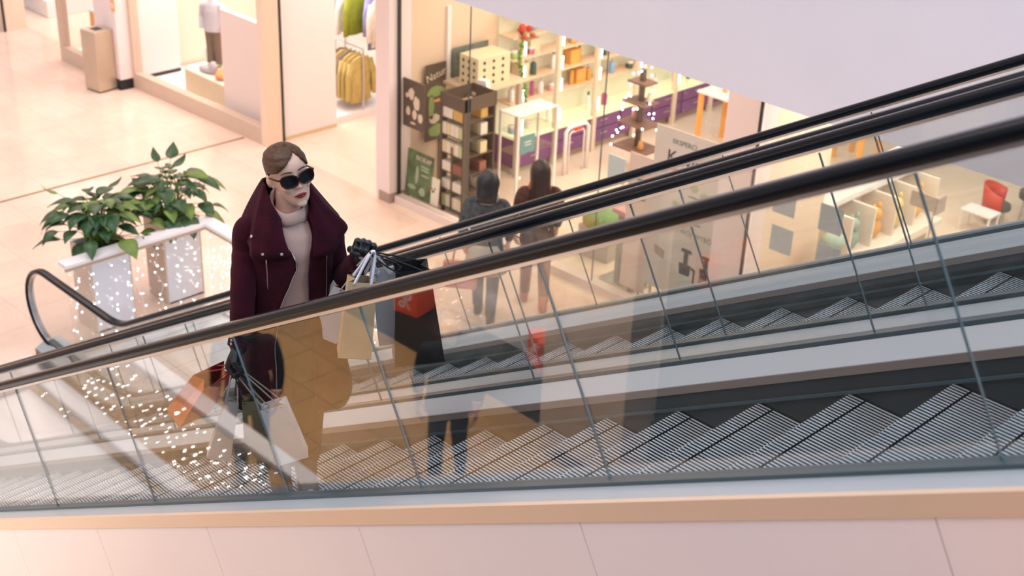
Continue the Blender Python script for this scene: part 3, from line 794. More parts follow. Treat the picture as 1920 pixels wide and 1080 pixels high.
# garland of leaves
t = thing('leaf_garland', 'green leaf garland with red flowers hanging down the cosmetics shelves', 'garland', (-11.90, 12.12, .9))
g = MB()
for i in range(60):
    z = i/60*1.15; M3 = Euler((random.uniform(-1, 1), random.uniform(-1, 1), random.uniform(0, 6))).to_matrix()
    g.ell((.03*math.sin(z*7), .05*math.sin(z*5), z), (.05, .018, .006), 6, 4, M3)
g.build('leaves', mat('garland_leaf', (.16, .34, .04), .6), t, smooth=True)
g = MB()
for i in range(14): g.ell((random.uniform(-.06, .06), random.uniform(-.05, .16), 1.12+random.uniform(-.08, .1)), (.04, .04, .03), 8, 5)
g.build('flowers', mat('red_flower', (.55, .05, .04), .6), t, smooth=True)
# white wire rack with teal sign, white arch gate
t = thing('wire_rack', 'white metal display rack with glass shelves in the cosmetics shop', 'display rack', (-11.72, 11.58, 0))
for x in (0, .32):
    for y in (0, .70): MB().box((x-.014, y-.014, 0), (x+.014, y+.014, 1.16)).build('post', M['railwhite'], t)
for z in (.30, .62, .90, 1.15): MB().box((-.01, -.01, z-.012), (.33, .71, z)).build('shelf', M['glass'] if z < 1.1 else M['railwhite'], t)
p = board('notice', 'teal sign hanging on the white display rack', (-11.38, 11.74, .76), (.26, .24), (0, 0, PI/2), mat('teal_print', (.13, .30, .32), .5), 'sign')
for z_ in (.03, -.01): blob(p, 'printed_line', 0, z_, .07, .008, cream)
t = thing('arch_gate', 'white tubular arch gate standing before the purple drawers', 'gate', (-11.60, 12.70, 0))
MB().tube([(0, 0, 0), (0, 0, .62), (0, .06, .68), (0, .38, .68), (0, .44, .62), (0, .44, 0)], .028, 10).build('arch', M['railwhite'], t, smooth=True)
MB().tube([(0, .075, 0), (0, .075, .56), (0, .10, .60), (0, .34, .60), (0, .365, .56), (0, .365, 0)], .012, 8).build('inner_arch', M['railwhite'], t, smooth=True)
MB().box((-.012, .17, .615), (.03, .29, .645)).build('red_label', mat('red_label', (.75, .08, .03), .5), t)
# lit tree stand
t = thing('lit_tree_stand', 'wooden shelf tree with white fairy lights inside the cosmetics shop', 'display stand', (-11.1, 13.6, 0))
MB().box((-.03, -.03, 0), (.03, .03, 1.45)).build('trunk', dkbrown, t)
for k, z in enumerate((.35, .70, 1.0, 1.28)):
    MB().cbox((0, 0, z), (.56-.08*k, .40-.05*k, .025)).build('shelf', mat('brown_tray', (.20, .11, .08), .5), t)
g = MB()
for k in range(34):
    z = random.uniform(.3, 1.5); r = .34*(1.75-z)/1.4+.04; a = random.uniform(0, 6.28)
    g.ell((r*math.cos(a), r*math.sin(a), z), (.011,)*3, 6, 4)
g.build('fairy_lights', M['led'], t)
for k, (dx, dy, z) in enumerate(((.1, -.05, .3625), (-.12, .06, .7125), (.1, .06, 1.0125))):
    o = MB().lathe((0, 0, 0), [(.045, 0), (.05, .02), (.03, .11), (.02, .12)], 10).build('jar', mat('jar_%d' % k, [(.6, .3, .1), (.5, .2, .15), (.7, .6, .5)][k], .4), None, smooth=True)
    o.location = (-11.1+dx, 13.6+dy, z); tag(o, ['amber jar on the lowest tray of the lit tree stand', 'russet jar on the middle tray of the lit tree stand', 'pale jar on the upper tray of the lit tree stand'][k], 'jar')
# gondola tables deeper in the shop
def table(label, loc, d, m, z):
    t = thing('display_table', label, 'table', loc)
    MB().box((-d[0]/2, -d[1]/2, z-.03), (d[0]/2, d[1]/2, z)).build('table_top', m, t)
    for sx in (-1, 1):
        for sy in (-1, 1): MB().box((sx*(d[0]/2-.05)-.03, sy*(d[1]/2-.05)-.03, 0), (sx*(d[0]/2-.05)+.03, sy*(d[1]/2-.05)+.03, z-.03)).build('leg', orange, t)
table('display table with grey top and orange legs deep in the cosmetics shop', (-10.2, 17.0, 0), (1.3, .8), mat('grey_top', (.34, .30, .32), .5), .95)
table('display table with white top in the middle of the cosmetics shop', (-10.7, 15.3, 0), (1.0, .7), M['whitewall'], .85)
table('small display table with white top near the column of the cosmetics shop', (-9.3, 16.0, 0), (.8, .6), M['whitewall'], .75)
for k, (x, y, z, cn, ki) in enumerate(((-10.5, 16.8, .95, 'white', 1), (-10.2, 17.1, .95, 'amber', 0), (-9.9, 16.9, .95, 'pink', 1), (-10.9, 15.2, .85, 'amber', 2), (-10.5, 15.4, .85, 'white', 0), (-9.3, 16.0, .75, 'amber', 2), (-9.1, 15.9, .75, 'white', 1))):
    bottle(ki, cn, (x, y, z), f'{cn} {bms[ki][0]} on the ' + ('grey topped table' if k < 3 else 'middle white table' if k < 5 else 'small white table') + ' in the cosmetics shop', None)
t = thing('standing_display', 'orange and brown upright display card in the cosmetics shop', 'display', (-9.9, 14.2, 0), R(20))
MB().box((-.18, -.02, .0), (.18, .02, .95)).build('board', orange, t)
MB().prism([(-.18, .0), (-.06, .0), (-.12, .55)], 'Y', -.028, -.02).build('printed_shape', dkbrown, t)
# promotion banners
pk = mat('banner_print', (.72, .66, .60), .6)
p = board('banner', 'wide pale promotion banner with black juicers printed on it in the shop window', (-7.98, 10.66, 1.22), (.92, 1.86), (0, 0, R(2)), pk, 'banner')
for x in (-.35, .35): MB().box((x-.02, -.10, -1.22), (x+.02, .10, -1.19)).box((x-.015, -.006, -1.19), (x+.015, .006, -.93)).build('stand_foot', M['steel'], p)
greyg = mat('grey_green_letter', (.11, .17, .13), .6); blk = mat('black_letter', (.04, .045, .05), .5)
def ban(txt, s, x, z, m): put_text(txt, s, m, p, (x, -.008, z), (PI/2, 0, 0))
ban('EKSPERCI', .075, -.08, .80, greyg); ban('Kuvings', .20, .02, .62, blk);
blob(p, 'printed_line', -.20, .50, .10, .02, mat('rose_print', (.7, .35, .32), .6))
for x_, z_, r_ in ((.10, .36, .05), (.24, .30, .06), (-.12, .12, .05), (.16, .08, .07)): blob(p, 'printed_shape', x_, z_, r_, r_*.8, mat('pale_green_print', (.42, .48, .30), .5))
for x_, z_ in ((.10, .26), (.24, .19), (-.12, .03), (.16, -.03)): blob(p, 'printed_line', x_, z_, .07, .008, greyg)
ban('CZAS NA TWÓJ WYBÓR', .078, .0, -.16, greyg)
def juicer(x, z, s, m2):
    y0, y1 = -.0115, -.006
    def pr(poly, m, nm): MB().prism([(x+a*s, z+b*s) for a, b in poly], 'Y', y0, y1).build(nm, m, p)
    pr([(-.20, 0), (.20, 0), (.17, .34), (-.15, .34)], m2, 'printed_juicer_base')
    pr([(-.14, .34), (.14, .34), (.17, .62), (-.17, .62)], blk, 'printed_juicer_bowl')
    pr([(-.05, .62), (.07, .62), (.07, .92), (-.05, .92)], blk, 'printed_juicer_chute')
    pr([(-.14, .92), (.16, .92), (.14, 1.0), (-.12, 1.0)], blk, 'printed_juicer_tray')
    pr([(.19, .60), (.30, .56), (.29, .22), (.25, .22), (.25, .52), (.18, .54)], blk, 'printed_juicer_handle')
juicer(.08, -.80, .46, mat('pale_grey_print', (.62, .64, .62), .5)); juicer(.34, -.74, .40, mat('brown_print', (.42, .30, .22), .5))
MB().prism([(-.34, -.42), (-.20, -.46), (-.21, -.56), (-.33, -.52)], 'Y', -.0115, -.006).build('printed_cup', mat('tan_print', (.42, .34, .25), .5), p)
p = board('banner', 'narrow pale banner beside the juicer banner in the shop window', (-8.62, 10.68, .92), (.34, 1.60), (0, 0, R(2)), mat('pale_pink_banner', (.78, .62, .55), .6), 'banner')
for x in (-.1, .1): MB().box((x-.012, -.09, -.92), (x+.012, .09, -.89)).box((x-.01, -.006, -.89), (x+.01, .006, -.80)).build('stand_foot', M['steel'], p)
for z_ in (.6, .52, .3): blob(p, 'printed_line', 0, z_, .10, .012, greyg)
p = board('notice', 'small pale blue card left of the narrow pale banner', (-8.96, 10.66, 1.46), (.24, .30), (0, 0, 0), mat('blue_card', (.55, .66, .68), .6), 'sign')
# grey posts stand, crate with green cloth
t = thing('product_tower', 'grey metal tower stand with rose top left of the juicer banner', 'display stand', (-8.92, 10.92, 0))
for x in (-.10, .12): MB().box((x-.03, -.05, 0), (x+.03, .05, .86)).build('post', mat('grey_post', (.30, .31, .29), .4), t)
MB().box((-.18, -.12, .86), (.22, .12, .92)).build('tower_top', mat('rose_top', (.62, .26, .26), .5), t, bevel=.01)
MB().box((-.26, -.16, 0), (.26, .16, .03)).build('base_plate', M['steel'], t)
MB().prism([(.02, .03), (.24, .03), (.20, .42), (.06, .46)], 'Y', -.1, .1).build('pouch', mat('grey_pouch', (.28, .28, .25), .6), t)
t = thing('storage_crate', 'grey crate covered with a green cloth on the shop floor behind the glass', 'crate', (-9.62, 11.28, 0), R(8))
MB().box((-.22, -.20, 0), (.22, .20, .40)).build('crate_body', mat('grey_crate', (.45, .42, .38), .6), t, bevel=.015)
MB().ell((0, -.02, .44), (.25, .22, .16), 16, 8).build('cloth', mat('green_cloth', (.16, .34, .10), .9, bump=.6, bscale=12), t, smooth=True)

# ------------------------------------------------------------------ right hand shop
bluep = mat('pale_blue_paper', (.52, .60, .62), .6)
for k, (x, z, lab) in enumerate(((-6.70, 1.87, 'upper pale blue notice nearest the right column on the shop glass'), (-6.68, 1.47, 'lower pale blue notice nearest the right column on the shop glass'), (-6.17, 1.87, 'upper pale blue notice of the second pair on the right shop glass'), (-6.14, 1.47, 'lower pale blue notice of the second pair on the right shop glass'))):
    board('notice', lab, (x, 10.535, z), (.25, .27), (0, 0, R(2)), bluep, 'notice', .004)
cab = thing('display_cabinet', 'long white open fronted display cabinet with coloured toys in the right hand shop', 'cabinet', (-7.55, 12.05, 0))
cw = mat('white_cabinet', (.88, .78, .68), .4)
MB().box((0, 0, .02), (.75, 2.35, .10)).build('plinth', cw, cab)
MB().box((0, 0, .42), (.62, 2.35, .52)).build('lower_ledge', cw, cab, bevel=.01)
MB().box((0, 0, .1), (.45, 2.35, .42)).build('lower_body', mat('olive_shade', (.62, .52, .32), .5), cab)
MB().box((0, 0, .52), (.03, 2.35, 1.02)).build('back_panel', cw, cab)
for k in range(6): MB().box((0, k*.46, .52), (.50, k*.46+.03, 1.0)).build('divider', cw, cab)
top = MB()
top.prism([(0, 1.0), (.20, 1.0), (.20, 1.08), (.12, 1.26), (0, 1.32)], 'Y', 0, 2.35); top.build('canopy_top', M['whitewall'], cab, bevel=.02)
tc_ = [(.70, .36, .22), (.34, .42, .36), (.80, .42, .12), (.76, .60, .26), (.86, .52, .16)]
tn = ['terracotta toy in the compartment nearest the glass', 'grey green toy in the second compartment', 'orange toy in the third compartment', 'mustard toy in the fourth compartment', 'bright orange toy in the furthest compartment']
for k in range(5):
    t = thing('soft_toy', tn[k]+' of the white cabinet', 'toy', (-7.20, 12.05+.46*k+.245, .52))
    m_ = mat('toy_%d' % k, tc_[k], .9)
    MB().ell((0, 0, .13), (.10, .13, .13), 12, 8).build('toy_body', m_, t, smooth=True)
    MB().ell((.02, 0, .30), (.08, .09, .08), 12, 8).build('head', m_, t, smooth=True)
    for sy in (-.06, .06): MB().ell((.02, sy, .39), (.025, .03, .05), 8, 6).build('ear', m_, t, smooth=True)
t = thing('toy_stack', 'heap of orange, green and lilac folded toys left of the white cabinet', 'toys', (-6.86, 11.5, .0))
for (x, y, z, c) in ((0, 0, .75, (.85, .30, .16)), (.1, .15, .82, (.86, .45, .2)), (.1, .3, .72, (.5, .48, .6)), (0, .32, 1.0, (.38, .48, .40)), (.12, .05, .62, (.4, .6, .3))):
    MB().ell((x, y, z), (.13, .16, .10), 12, 8).build('soft_piece', mat('soft_%d' % int(z*100), c, .9), t, smooth=True)
MB().box((-.18, -.18, 0), (.25, .48, .54)).build('block', cw, t, bevel=.02)
t = thing('sign_post', 'grey L shaped price sign on a thin pole in the right hand shop', 'sign', (-6.55, 13.35, 0))
MB().tube([(0, 0, 0), (0, 0, 1.05)], .012).build('pole', M['steel'], t)
MB().box((-.30, -.01, 1.02), (.02, .01, 1.20)).build('sign_panel', mat('grey_sign', (.46, .38, .32), .5), t)
MB().box((-.0, -.0, .98), (.02, .22, 1.18)).build('side_panel', bpy.data.materials['grey_sign'], t)
MB().cyl((0, 0, 0), .14, .02).build('base_plate', M['steel'], t)
redp = mat('red_shell', (.62, .08, .05), .4); dgrey = mat('dark_grey_shell', (.12, .12, .11), .5)
def tubchair(label, loc, rz, m1):
    t = thing('shell_chair', label, 'chair', loc, rz)
    arc = [R(-110+220*i/16) for i in range(17)]
    o = MB(); o.loft([[(.26*math.cos(a), .26*math.sin(a), .22) for a in arc], [(.30*math.cos(a), .30*math.sin(a), .62 + .12*math.cos(a)) for a in arc]], cap=False, closed=False)
    b = o.build('backrest', m1, t, smooth=True); md = b.modifiers.new('s', 'SOLIDIFY'); md.thickness = .03
    MB().cyl((0, 0, .28), .24, .09, 20).build('seat', dgrey, t, bevel=.01)
    for a in (45, 135, 225, 315): MB().tube([(.17*math.cos(R(a)), .17*math.sin(R(a)), .28), (.2*math.cos(R(a)), .2*math.sin(R(a)), 0)], .014).build('leg', M['steel'], t)
    return t
tubchair('red and grey shell chair left of the white side table in the right hand shop', (-6.98, 15.95, 0), R(200), redp).scale = (.72, .72, .72)
tubchair('tall dark grey shell chair with red seat at the far right of the shop', (-6.72, 16.35, 0), R(20), dgrey).scale = (.7, .7, 1.1)
t = thing('side_table', 'low white side table in front of the red shell chair', 'table', (-6.98, 15.5, 0)); t.scale = (.7, .7, .8)
MB().box((-.3, -.2, .34), (.3, .2, .37)).build('table_top', M['whitewall'], t, bevel=.005)
for sx in (-.27, .27):
    for sy in (-.17, .17): MB().box((sx-.015, sy-.015, 0), (sx+.015, sy+.015, .34)).build('leg', M['whitewall'], t)

# ------------------------------------------------------------------ guard railing with curtain lights, planters
def railing(label, xc, y0, y1, xe, lights_label, sgn, gap=(.12, .24)):
    """corner at (xc, y1); one run along Y from y0, one along X to xe"""
    t = thing('guard_railing', label, 'railing', (0, 0, 0))
    lo_, hi_ = sorted((y0, y1))
    MB().box((xc-.10, lo_-.0, .995), (xc+.06, hi_+.10*(1 if y1 > y0 else 0), 1.035)).build('top_rail', M['railwhite'], t, bevel=.006)
    ya, yb = sorted((y1-.06*sgn, y1+.10*sgn))
    MB().box((xc+.06, ya, .995), (xe, yb, 1.035)).build('top_rail', M['railwhite'], t, bevel=.006)
    MB().box((xc+.035, lo_, .965), (xc+.058, hi_-.06*(1 if sgn > 0 else 0), .995)).build('edge_strip', M['railbrown'], t)
    a, b = sorted((y1-.058*sgn, y1-.035*sgn)); MB().box((xc+.058, a, .965), (xe, b, .995)).build('edge_strip', M['railbrown'], t)
    for a, b in ((lo_+.03, (lo_+hi_)/2-.004), ((lo_+hi_)/2+.004, hi_-.02)):
        MB().box((xc-.006, a, .03), (xc+.006, b, .995)).build('glass_pane', M['glass'], t)
    n = 4
    for k in range(n):
        a, b = xc+.02+(xe-xc-.02)*k/n, xc+.02+(xe-xc-.02)*(k+1)/n-.008
        MB().box((a, y1-.006, .03), (b, y1+.006, .995)).build('glass_pane', M['glass'], t)
    MB().box((xc-.02, lo_, 0), (xc+.02, hi_, .05)).build('floor_channel', M['steel'], t)
    MB().box((xc, y1-.02, 0), (xe, y1+.02, .05)).build('floor_channel', M['steel'], t)
    if not lights_label: return t
    c = thing('light_curtain', lights_label, 'fairy lights', (0, 0, 0))
    rnd = random.Random(5)
    def strand(x, y, z0):
        o = MB(); z = .96; pts = [(x, y, z)]
        while z > z0:
            z -= rnd.choice((.04, .05, .09, .14)); q = (x+rnd.uniform(-.035, .035), y+rnd.uniform(-.035, .035), z); pts.append(q)
        o.m = 0; o.tube(pts, .0016, 4)
        o.m = 1
        for q in pts[1:]:
            for _ in range(1): o.ell((q[0]+rnd.uniform(-.02, .02), q[1]+rnd.uniform(-.02, .02), q[2]+rnd.uniform(-.02, .02)), (rnd.uniform(.0042, .0075),)*3, 6, 4)
        o.build('light_strand', [M['wire'], M['led']], c)
    k = 0; y = lo_+.08
    while y < hi_-.03: strand(xc+.05, y, rnd.uniform(.08, .35)); y += rnd.uniform(gap[0], gap[1])
    x = xc+.15
    while x < xe-.1: strand(x, y1-.05*sgn, rnd.uniform(.06, .4)); x += rnd.uniform(*gap)
    return t
railing('white topped glass guard railing in front of the planters', -11.41, 5.36, 7.0, -7.3, 'curtain of white fairy lights on the glass railing before the planters', 1)
railing('white topped railing with lights on the near side, mirrored in the near glass', -10.4, 2.0, -.22, -6.3, 'curtain of white fairy lights on the near side railing, mirrored as sparkles', -1, (.13, .2))
railing('plain white topped railing on the near side, mirrored as a pale strip', -9.7, 2.1, .54, -7.0, None, -1)

leafm = [mat('leaf_dark', (.030, .090, .028), .38, var=.3, scale=9), mat('leaf_light', (.15, .235, .045), .42, var=.25, scale=9)]
def plant(loc, label, pl, seed):
    rnd = random.Random(seed)
    t = thing('planter', pl, 'planter', loc)
    o = MB(); a, b, h = .19, .23, .93
    o.box((-a, -b+.02, 0), (-a+.02, b-.02, h)).box((a-.02, -b+.02, 0), (a, b-.02, h)).box((-a, -b+.02, 0), (a, b-.02, .02))
    o.build('pot', M['potwhite'], t)
    for y in (-b, b-.02): MB().box((-a, y, 0), (a, y+.02, h)).build('side_panel', M['pottan'], t)  # front and back faces tan, the other two white
    MB().box((-a+.018, -b+.018, .80), (a-.018, b-.018, .88)).build('soil', M['soil'], t)
    p_ = thing('potted_plant', label, 'plant', (loc[0], loc[1], .88))
    st = MB(); lf = MB()
    for k in range(92):
        az = rnd.uniform(0, 2*PI); el = rnd.uniform(.1, 1.0)
        r = .06 + .36*el; top = .50 - .34*el*el + rnd.uniform(-.10, .06)
        if k < 3: r, top = .12+.1*k, .62
        d = Vector((math.cos(az), math.sin(az), 0)); b0 = Vector((rnd.uniform(-.08, .08), rnd.uniform(-.1, .1), 0))
        tip = b0 + d*r + Vector((0, 0, top))
        mid = b0 + d*r*.35 + Vector((0, 0, top*.75))
        st.tube([b0, mid, tip], [.006, .005, .003], 5)
        L = rnd.uniform(.18, .30); wd = L*rnd.uniform(.26, .36)
        dr = rnd.uniform(.3, 1.15)*(.5+el) if k > 2 else -.9
        side = Vector((-d.y, d.x, 0)); pts = []
        pos = tip.copy(); ang = .2 - .3*rnd.random()
        lf.m = 0 if rnd.random() < .66 else 1
        ring = []
        tw = rnd.uniform(-.5, .5)
        for i in range(8):
            u = i/7
            wv = wd*math.sin(PI*min(1, u**.75*.98+.02))*(1-.15*u)
            s2 = (side*math.cos(tw*u) + Vector((0, 0, 1))*math.sin(tw*u))
            up = Vector((0, 0, 1))*.18*wv
            ring.append([tuple(pos - s2*wv + up), tuple(pos - Vector((0, 0, .002))), tuple(pos + s2*wv + up)])
            pos = pos + (d*math.cos(ang) + Vector((0, 0, math.sin(ang))))*L/7
            ang -= dr/5
        lf.loft(ring, cap=False, closed=False)
    st.build('stems', leafm[1], p_, smooth=True)
    f = lf.build('foliage', leafm, p_, smooth=True); md = f.modifiers.new('s', 'SOLIDIFY'); md.thickness = .003
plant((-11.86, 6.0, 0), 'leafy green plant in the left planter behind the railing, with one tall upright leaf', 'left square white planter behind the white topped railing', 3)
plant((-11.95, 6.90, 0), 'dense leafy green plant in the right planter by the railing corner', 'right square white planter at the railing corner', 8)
# ------------------------------------------------------------------ people
def catmull(pts, n=8):
    P = [Vector(p) for p in pts]; P = [P[0]*2-P[1]] + P + [P[-1]*2-P[-2]]; out = []
    for i in range(1, len(P)-2):
        for k in range(n):
            t = k/n; a, b, c, d = P[i-1], P[i], P[i+1], P[i+2]
            out.append(.5*((2*b)+(c-a)*t+(2*a-5*b+4*c-d)*t*t+(3*b-a-3*c+d)*t**3))
    out.append(P[-2]); return out
def ctube(mb, pts, rad, n=8, seg=14):
    P = catmull(pts, n); k = len(rad)-1; rr = []
    for i in range(len(P)):
        u = i/(len(P)-1)*k; j = min(int(u), k-1); rr.append(lerp(rad[j], rad[j+1], u-j))
    return mb.tube(P, rr, seg)
HEAD = [(-.122, .058, .020, .018), (-.116, .078, .002, .030), (-.100, .088, -.020, .046), (-.078, .090, -.045, .057), (-.048, .091, -.064, .063),
        (-.018, .090, -.080, .069), (.010, .087, -.092, .072), (.038, .093, -.097, .074), (.066, .088, -.097, .073), (.090, .071, -.088, .063), (.107, .044, -.066, .044), (.116, .010, -.03, .016)]
def head_mesh(face=True):
    mb = MB(); rings = []
    for z, xf, xb, hw in HEAD:
        cx, a = (xf+xb)/2, (xf-xb)/2; r = []
        for i in range(28):
            t = 2*PI*i/28; c, s = math.cos(t), math.sin(t)
            e = 2/2.25
            r.append((cx + a*math.copysign(abs(c)**e, c), hw*math.copysign(abs(s)**e, s), z))
        rings.append(r)
    mb.loft(rings)
    me = [applied(mb.mesh('h', M['black']), [('SUBSURF', dict(levels=2, render_levels=2))])]
    if face:
        n = MB(); NZ0 = .002
        n.loft([[(.084, -.007, .028), (.096, 0, .030), (.084, .007, .028), (.07, 0, .028)],
                [(.084, -.010, .0), (.106, 0, -.002), (.084, .010, .0), (.07, 0, 0)],
                [(.084, -.015, -.022), (.119, 0, -.026), (.084, .015, -.022), (.07, 0, -.02)],
                [(.082, -.016, -.036), (.110, 0, -.038), (.082, .016, -.036), (.07, 0, -.03)],
                [(.080, -.010, -.044), (.090, 0, -.046), (.080, .010, -.044), (.07, 0, -.04)]])
        n.v = [(v[0], v[1], v[2]+NZ0*(.2 if v[2] > .01 else 1)) for v in n.v]
        me.append(applied(n.mesh('n', M['black']), [('SUBSURF', dict(levels=2, render_levels=2))]))
        b = MB(); b.ell((.103, 0, -.026), (.012, .010, .010), 12, 8)
        for s in (-1, 1):
            b.ell((.094, s*.011, -.031), (.010, .0075, .007), 10, 6)
            b.ell((.060, s*.038, -.030), (.026, .024, .026), 12, 8)
        b.ell((.078, 0, -.106), (.018, .022, .014), 12, 8)
        b.ell((.087, 0, -.065), (.012, .024, .016), 12, 8)
        me.append(b.mesh('b', M['black']))
    e = MB()
    for s in (-1, 1):
        e.ell((-.014, s*.078, -.006), (.019, .0075, .032), 12, 8, (Euler((0, R(12), s*R(-30))).to_matrix()))
        e.ell((-.006, s*.071, -.032), (.010, .007, .012), 10, 6)
    me.append(e.mesh('e', M['black']))
    return me
def tr(me, M4): me.transform(M4); return me

skin = mat('skin', (.80, .46, .33), .5, var=.04, scale=30)
wool = mat('burgundy_wool', (.040, .0036, .0095), .95, var=.25, scale=14, bump=.35, bscale=160, sheen=.04, spec=.15)
lining = mat('dark_lining', (.018, .010, .014), .9)
knit = mat('blush_knit', (.57, .345, .28), .9, var=.05, scale=10, bump=.25, bscale=220)
leather = mat('black_leather', (.008, .011, .013), .42, bump=.15, bscale=50)
trous = mat('black_trousers', (.008, .009, .012), .8)
hairm = mat('brown_hair', (.080, .034, .016), .42, var=.22, scale=2, bump=.35, bscale=2.5, spec=.3, stretch=(3, 60, 60))
zipm = mat('zip_metal', (.60, .50, .48), .3, metal=.9)
lipm = mat('red_lips', (.27, .006, .010), .35)
lensm = mat('dark_lens', (.010, .007, .009), .16, spec=.25)
framem = mat('tortoise_frame', (.022, .006, .005), .3, spec=.3)

WX, WY, WZ, WR = -4.195, 2.95, 3.406, R(-24)
woman = thing('person', 'woman in burgundy wool coat, blush turtleneck and sunglasses riding the near escalator with shopping bags', 'person', (WX, WY, WZ), WR)
WINV = (Matrix.Translation((WX, WY, WZ)) @ Matrix.Rotation(WR, 4, 'Z')).inverted()
def L(p): return tuple(WINV @ Vector(p))
HM = Matrix.Translation((.012, .008, 1.531)) @ Matrix.Rotation(R(11), 4, 'Z') @ Matrix.Rotation(R(10), 4, 'X') @ Matrix.Rotation(R(-7), 4, 'Y')
RSH, REL, RWR, RHD = (.0, -.155, 1.315), L((-4.215, 2.745, 4.500)), L((-4.185, 2.68, 4.250)), L((-4.20, 2.645, 4.165))
LSH, LEL, LWR, LHD = (.0, .155, 1.31), L((-4.12, 3.14, 4.385)), L((-3.91, 3.10, 4.620)), L((-3.85, 3.09, 4.745))
# body: one continuous surface
bb = MB()
def ring0(a, b, z, cx=0, n=32): return [(cx + a*math.cos(2*PI*i/n), b*math.sin(2*PI*i/n), z) for i in range(n)]
bb.loft([ring0(.10, .13, .80), ring0(.10, .14, .90), ring0(.085, .115, 1.05), ring0(.095, .13, 1.22), ring0(.07, .13, 1.31), ring0(.052, .07, 1.36)])
for sh_, el_, wr_, s_ in ((RSH, REL, RWR, -1), (LSH, LEL, LWR, 1)):
    mid = Vector(sh_) + Vector((.006, s_*.018, -.10)); we = Vector(wr_) + (Vector(wr_)-Vector(el_)).normalized()*.03
    ctube(bb, [(0, s_*.08, 1.32), tuple(Vector(sh_)+Vector((0, 0, -.015))), tuple(mid), el_, tuple(we)], [.040, .042, .040, .034, .024], 7, 14)
for y0, y1, y2 in ((.078, .048, .03), (-.088, -.085, -.085)):
    ctube(bb, [(.0, y0, .86), (.03, y1, .48), (.01, y2, .08)], [.085, .055, .038], 8, 14)
    bb.ell((.075, y2, .045), (.115, .036, .035), 14, 8)
bm1 = bb.mesh('bb', skin)
hm = [tr(m_, HM) for m_ in head_mesh()]
nk = MB().tube([(0, 0, 1.33), (.012, .004, 1.40), (.022, .008, 1.47)], [.058, .052, .056], 20).mesh('n', skin)
body = meobj('body', fuse([bm1, nk] + hm, .0036, 5, .5), skin, woman)
# lips, brows
def facepart(mb, nm, m): 
    me = mb.mesh(nm, m, True); me.transform(HM); return meobj(nm, me, m, woman)
def lip(z0, zs, thick, sgn):
    mb = MB(); rings = []
    for i in range(13):
        u = -1+2*i/12; y = .027*u; x = .1025 - .013*u*u
        h = thick*(1-abs(u)**1.7)+.0006
        dip = (-.0022*math.exp(-(u*4)**2) if sgn > 0 else 0)
        zt = z0 + sgn*(h+dip) - .003*u*u
        zb = z0 - .003*u*u
        rings.append([(x-.008, y, zb), (x+.0005, y, zb), (x+.004*(1-u*u), y, (zb+zt)/2), (x-.001, y, zt), (x-.009, y, zt)])
    mb.loft(rings); return mb
lp = lip(-.064, 0, .0085, 1); l2 = lip(-.064, 0, .0105, -1); lp.add(l2.v, l2.f)
facepart(lp, 'lips', lipm)
br = MB()
for s in (-1, 1):
    br.tube([(.0945, s*.014, .035), (.0945, s*.028, .040), (.089, s*.042, .040), (.077, s*.056, .033)], [.0022, .003, .0026, .001], 6)
facepart(br, 'eyebrows', mat('brow', (.06, .03, .02), .7))
# hair: smooth pulled-back shell with side part and low knot
hb = MB(); nz, nt = 74, 144
grid = []
for k in range(nz):
    z = -.10 + (.1195+.10)*(k/(nz-1))**.9
    xf, xb, hw = interp([(a, b, c, d) for a, b, c, d in HEAD], min(z, .1155)) if z < .1155 else (.012, -.03, .016)
    cx, a = (xf+xb)/2, (xf-xb)/2
    row = []
    for i in range(nt):
        t = 2*PI*i/nt; c, s = math.cos(t), math.sin(t); e = 2/2.25
        off = .0045 + .007*max(0, -c)
        row.append((cx+(a+off)*math.copysign(abs(c)**e, c), (hw+off)*math.copysign(abs(s)**e, s), z+(.004 if z > .08 else 0)*(z-.08)/.036))
    grid.append(row)
vid = {}
for k in range(nz-1):
    for i in range(nt):
        j = (i+1) % nt
        q = [grid[k][i], grid[k][j], grid[k+1][j], grid[k+1][i]]
        x = sum(p[0] for p in q)/4; y = sum(p[1] for p in q)/4; z = sum(p[2] for p in q)/4
        # hairline: forehead edge rises towards the part on her left
        lim = .103 - .72*max(0, -(y-.022)) - 1.5*max(0, (y-.022))
        if x > .0 and z < lim: continue
        if x > -.026 and z < .012: continue
        if z < -.02 and x > -.045: continue
        ids = []
        for (kk, ii) in ((k, i), (k, j), (k+1, j), (k+1, i)):
            if (kk, ii) not in vid: vid[(kk, ii)] = len(hb.v); hb.v.append(grid[kk][ii])
            ids.append(vid[(kk, ii)])
        hb.f.append(ids); hb.mi.append(0)
top = [vid[(nz-1, i)] for i in range(nt) if (nz-1, i) in vid]
if len(top) == nt: hb.f.append(top); hb.mi.append(0)
me = hb.mesh('hair', hairm, True); me.transform(HM); h_ = meobj('hair', me, hairm, woman)
md = h_.modifiers.new('s', 'SOLIDIFY'); md.thickness = .010; md.offset = -.4
md = h_.modifiers.new('sm', 'SMOOTH'); md.iterations = 4; md.factor = .5
kn = MB().ell((-.118, -.0, -.035), (.034, .042, .036), 18, 12).mesh('k', hairm, True); kn.transform(HM); meobj('hair_knot', kn, hairm, h_)
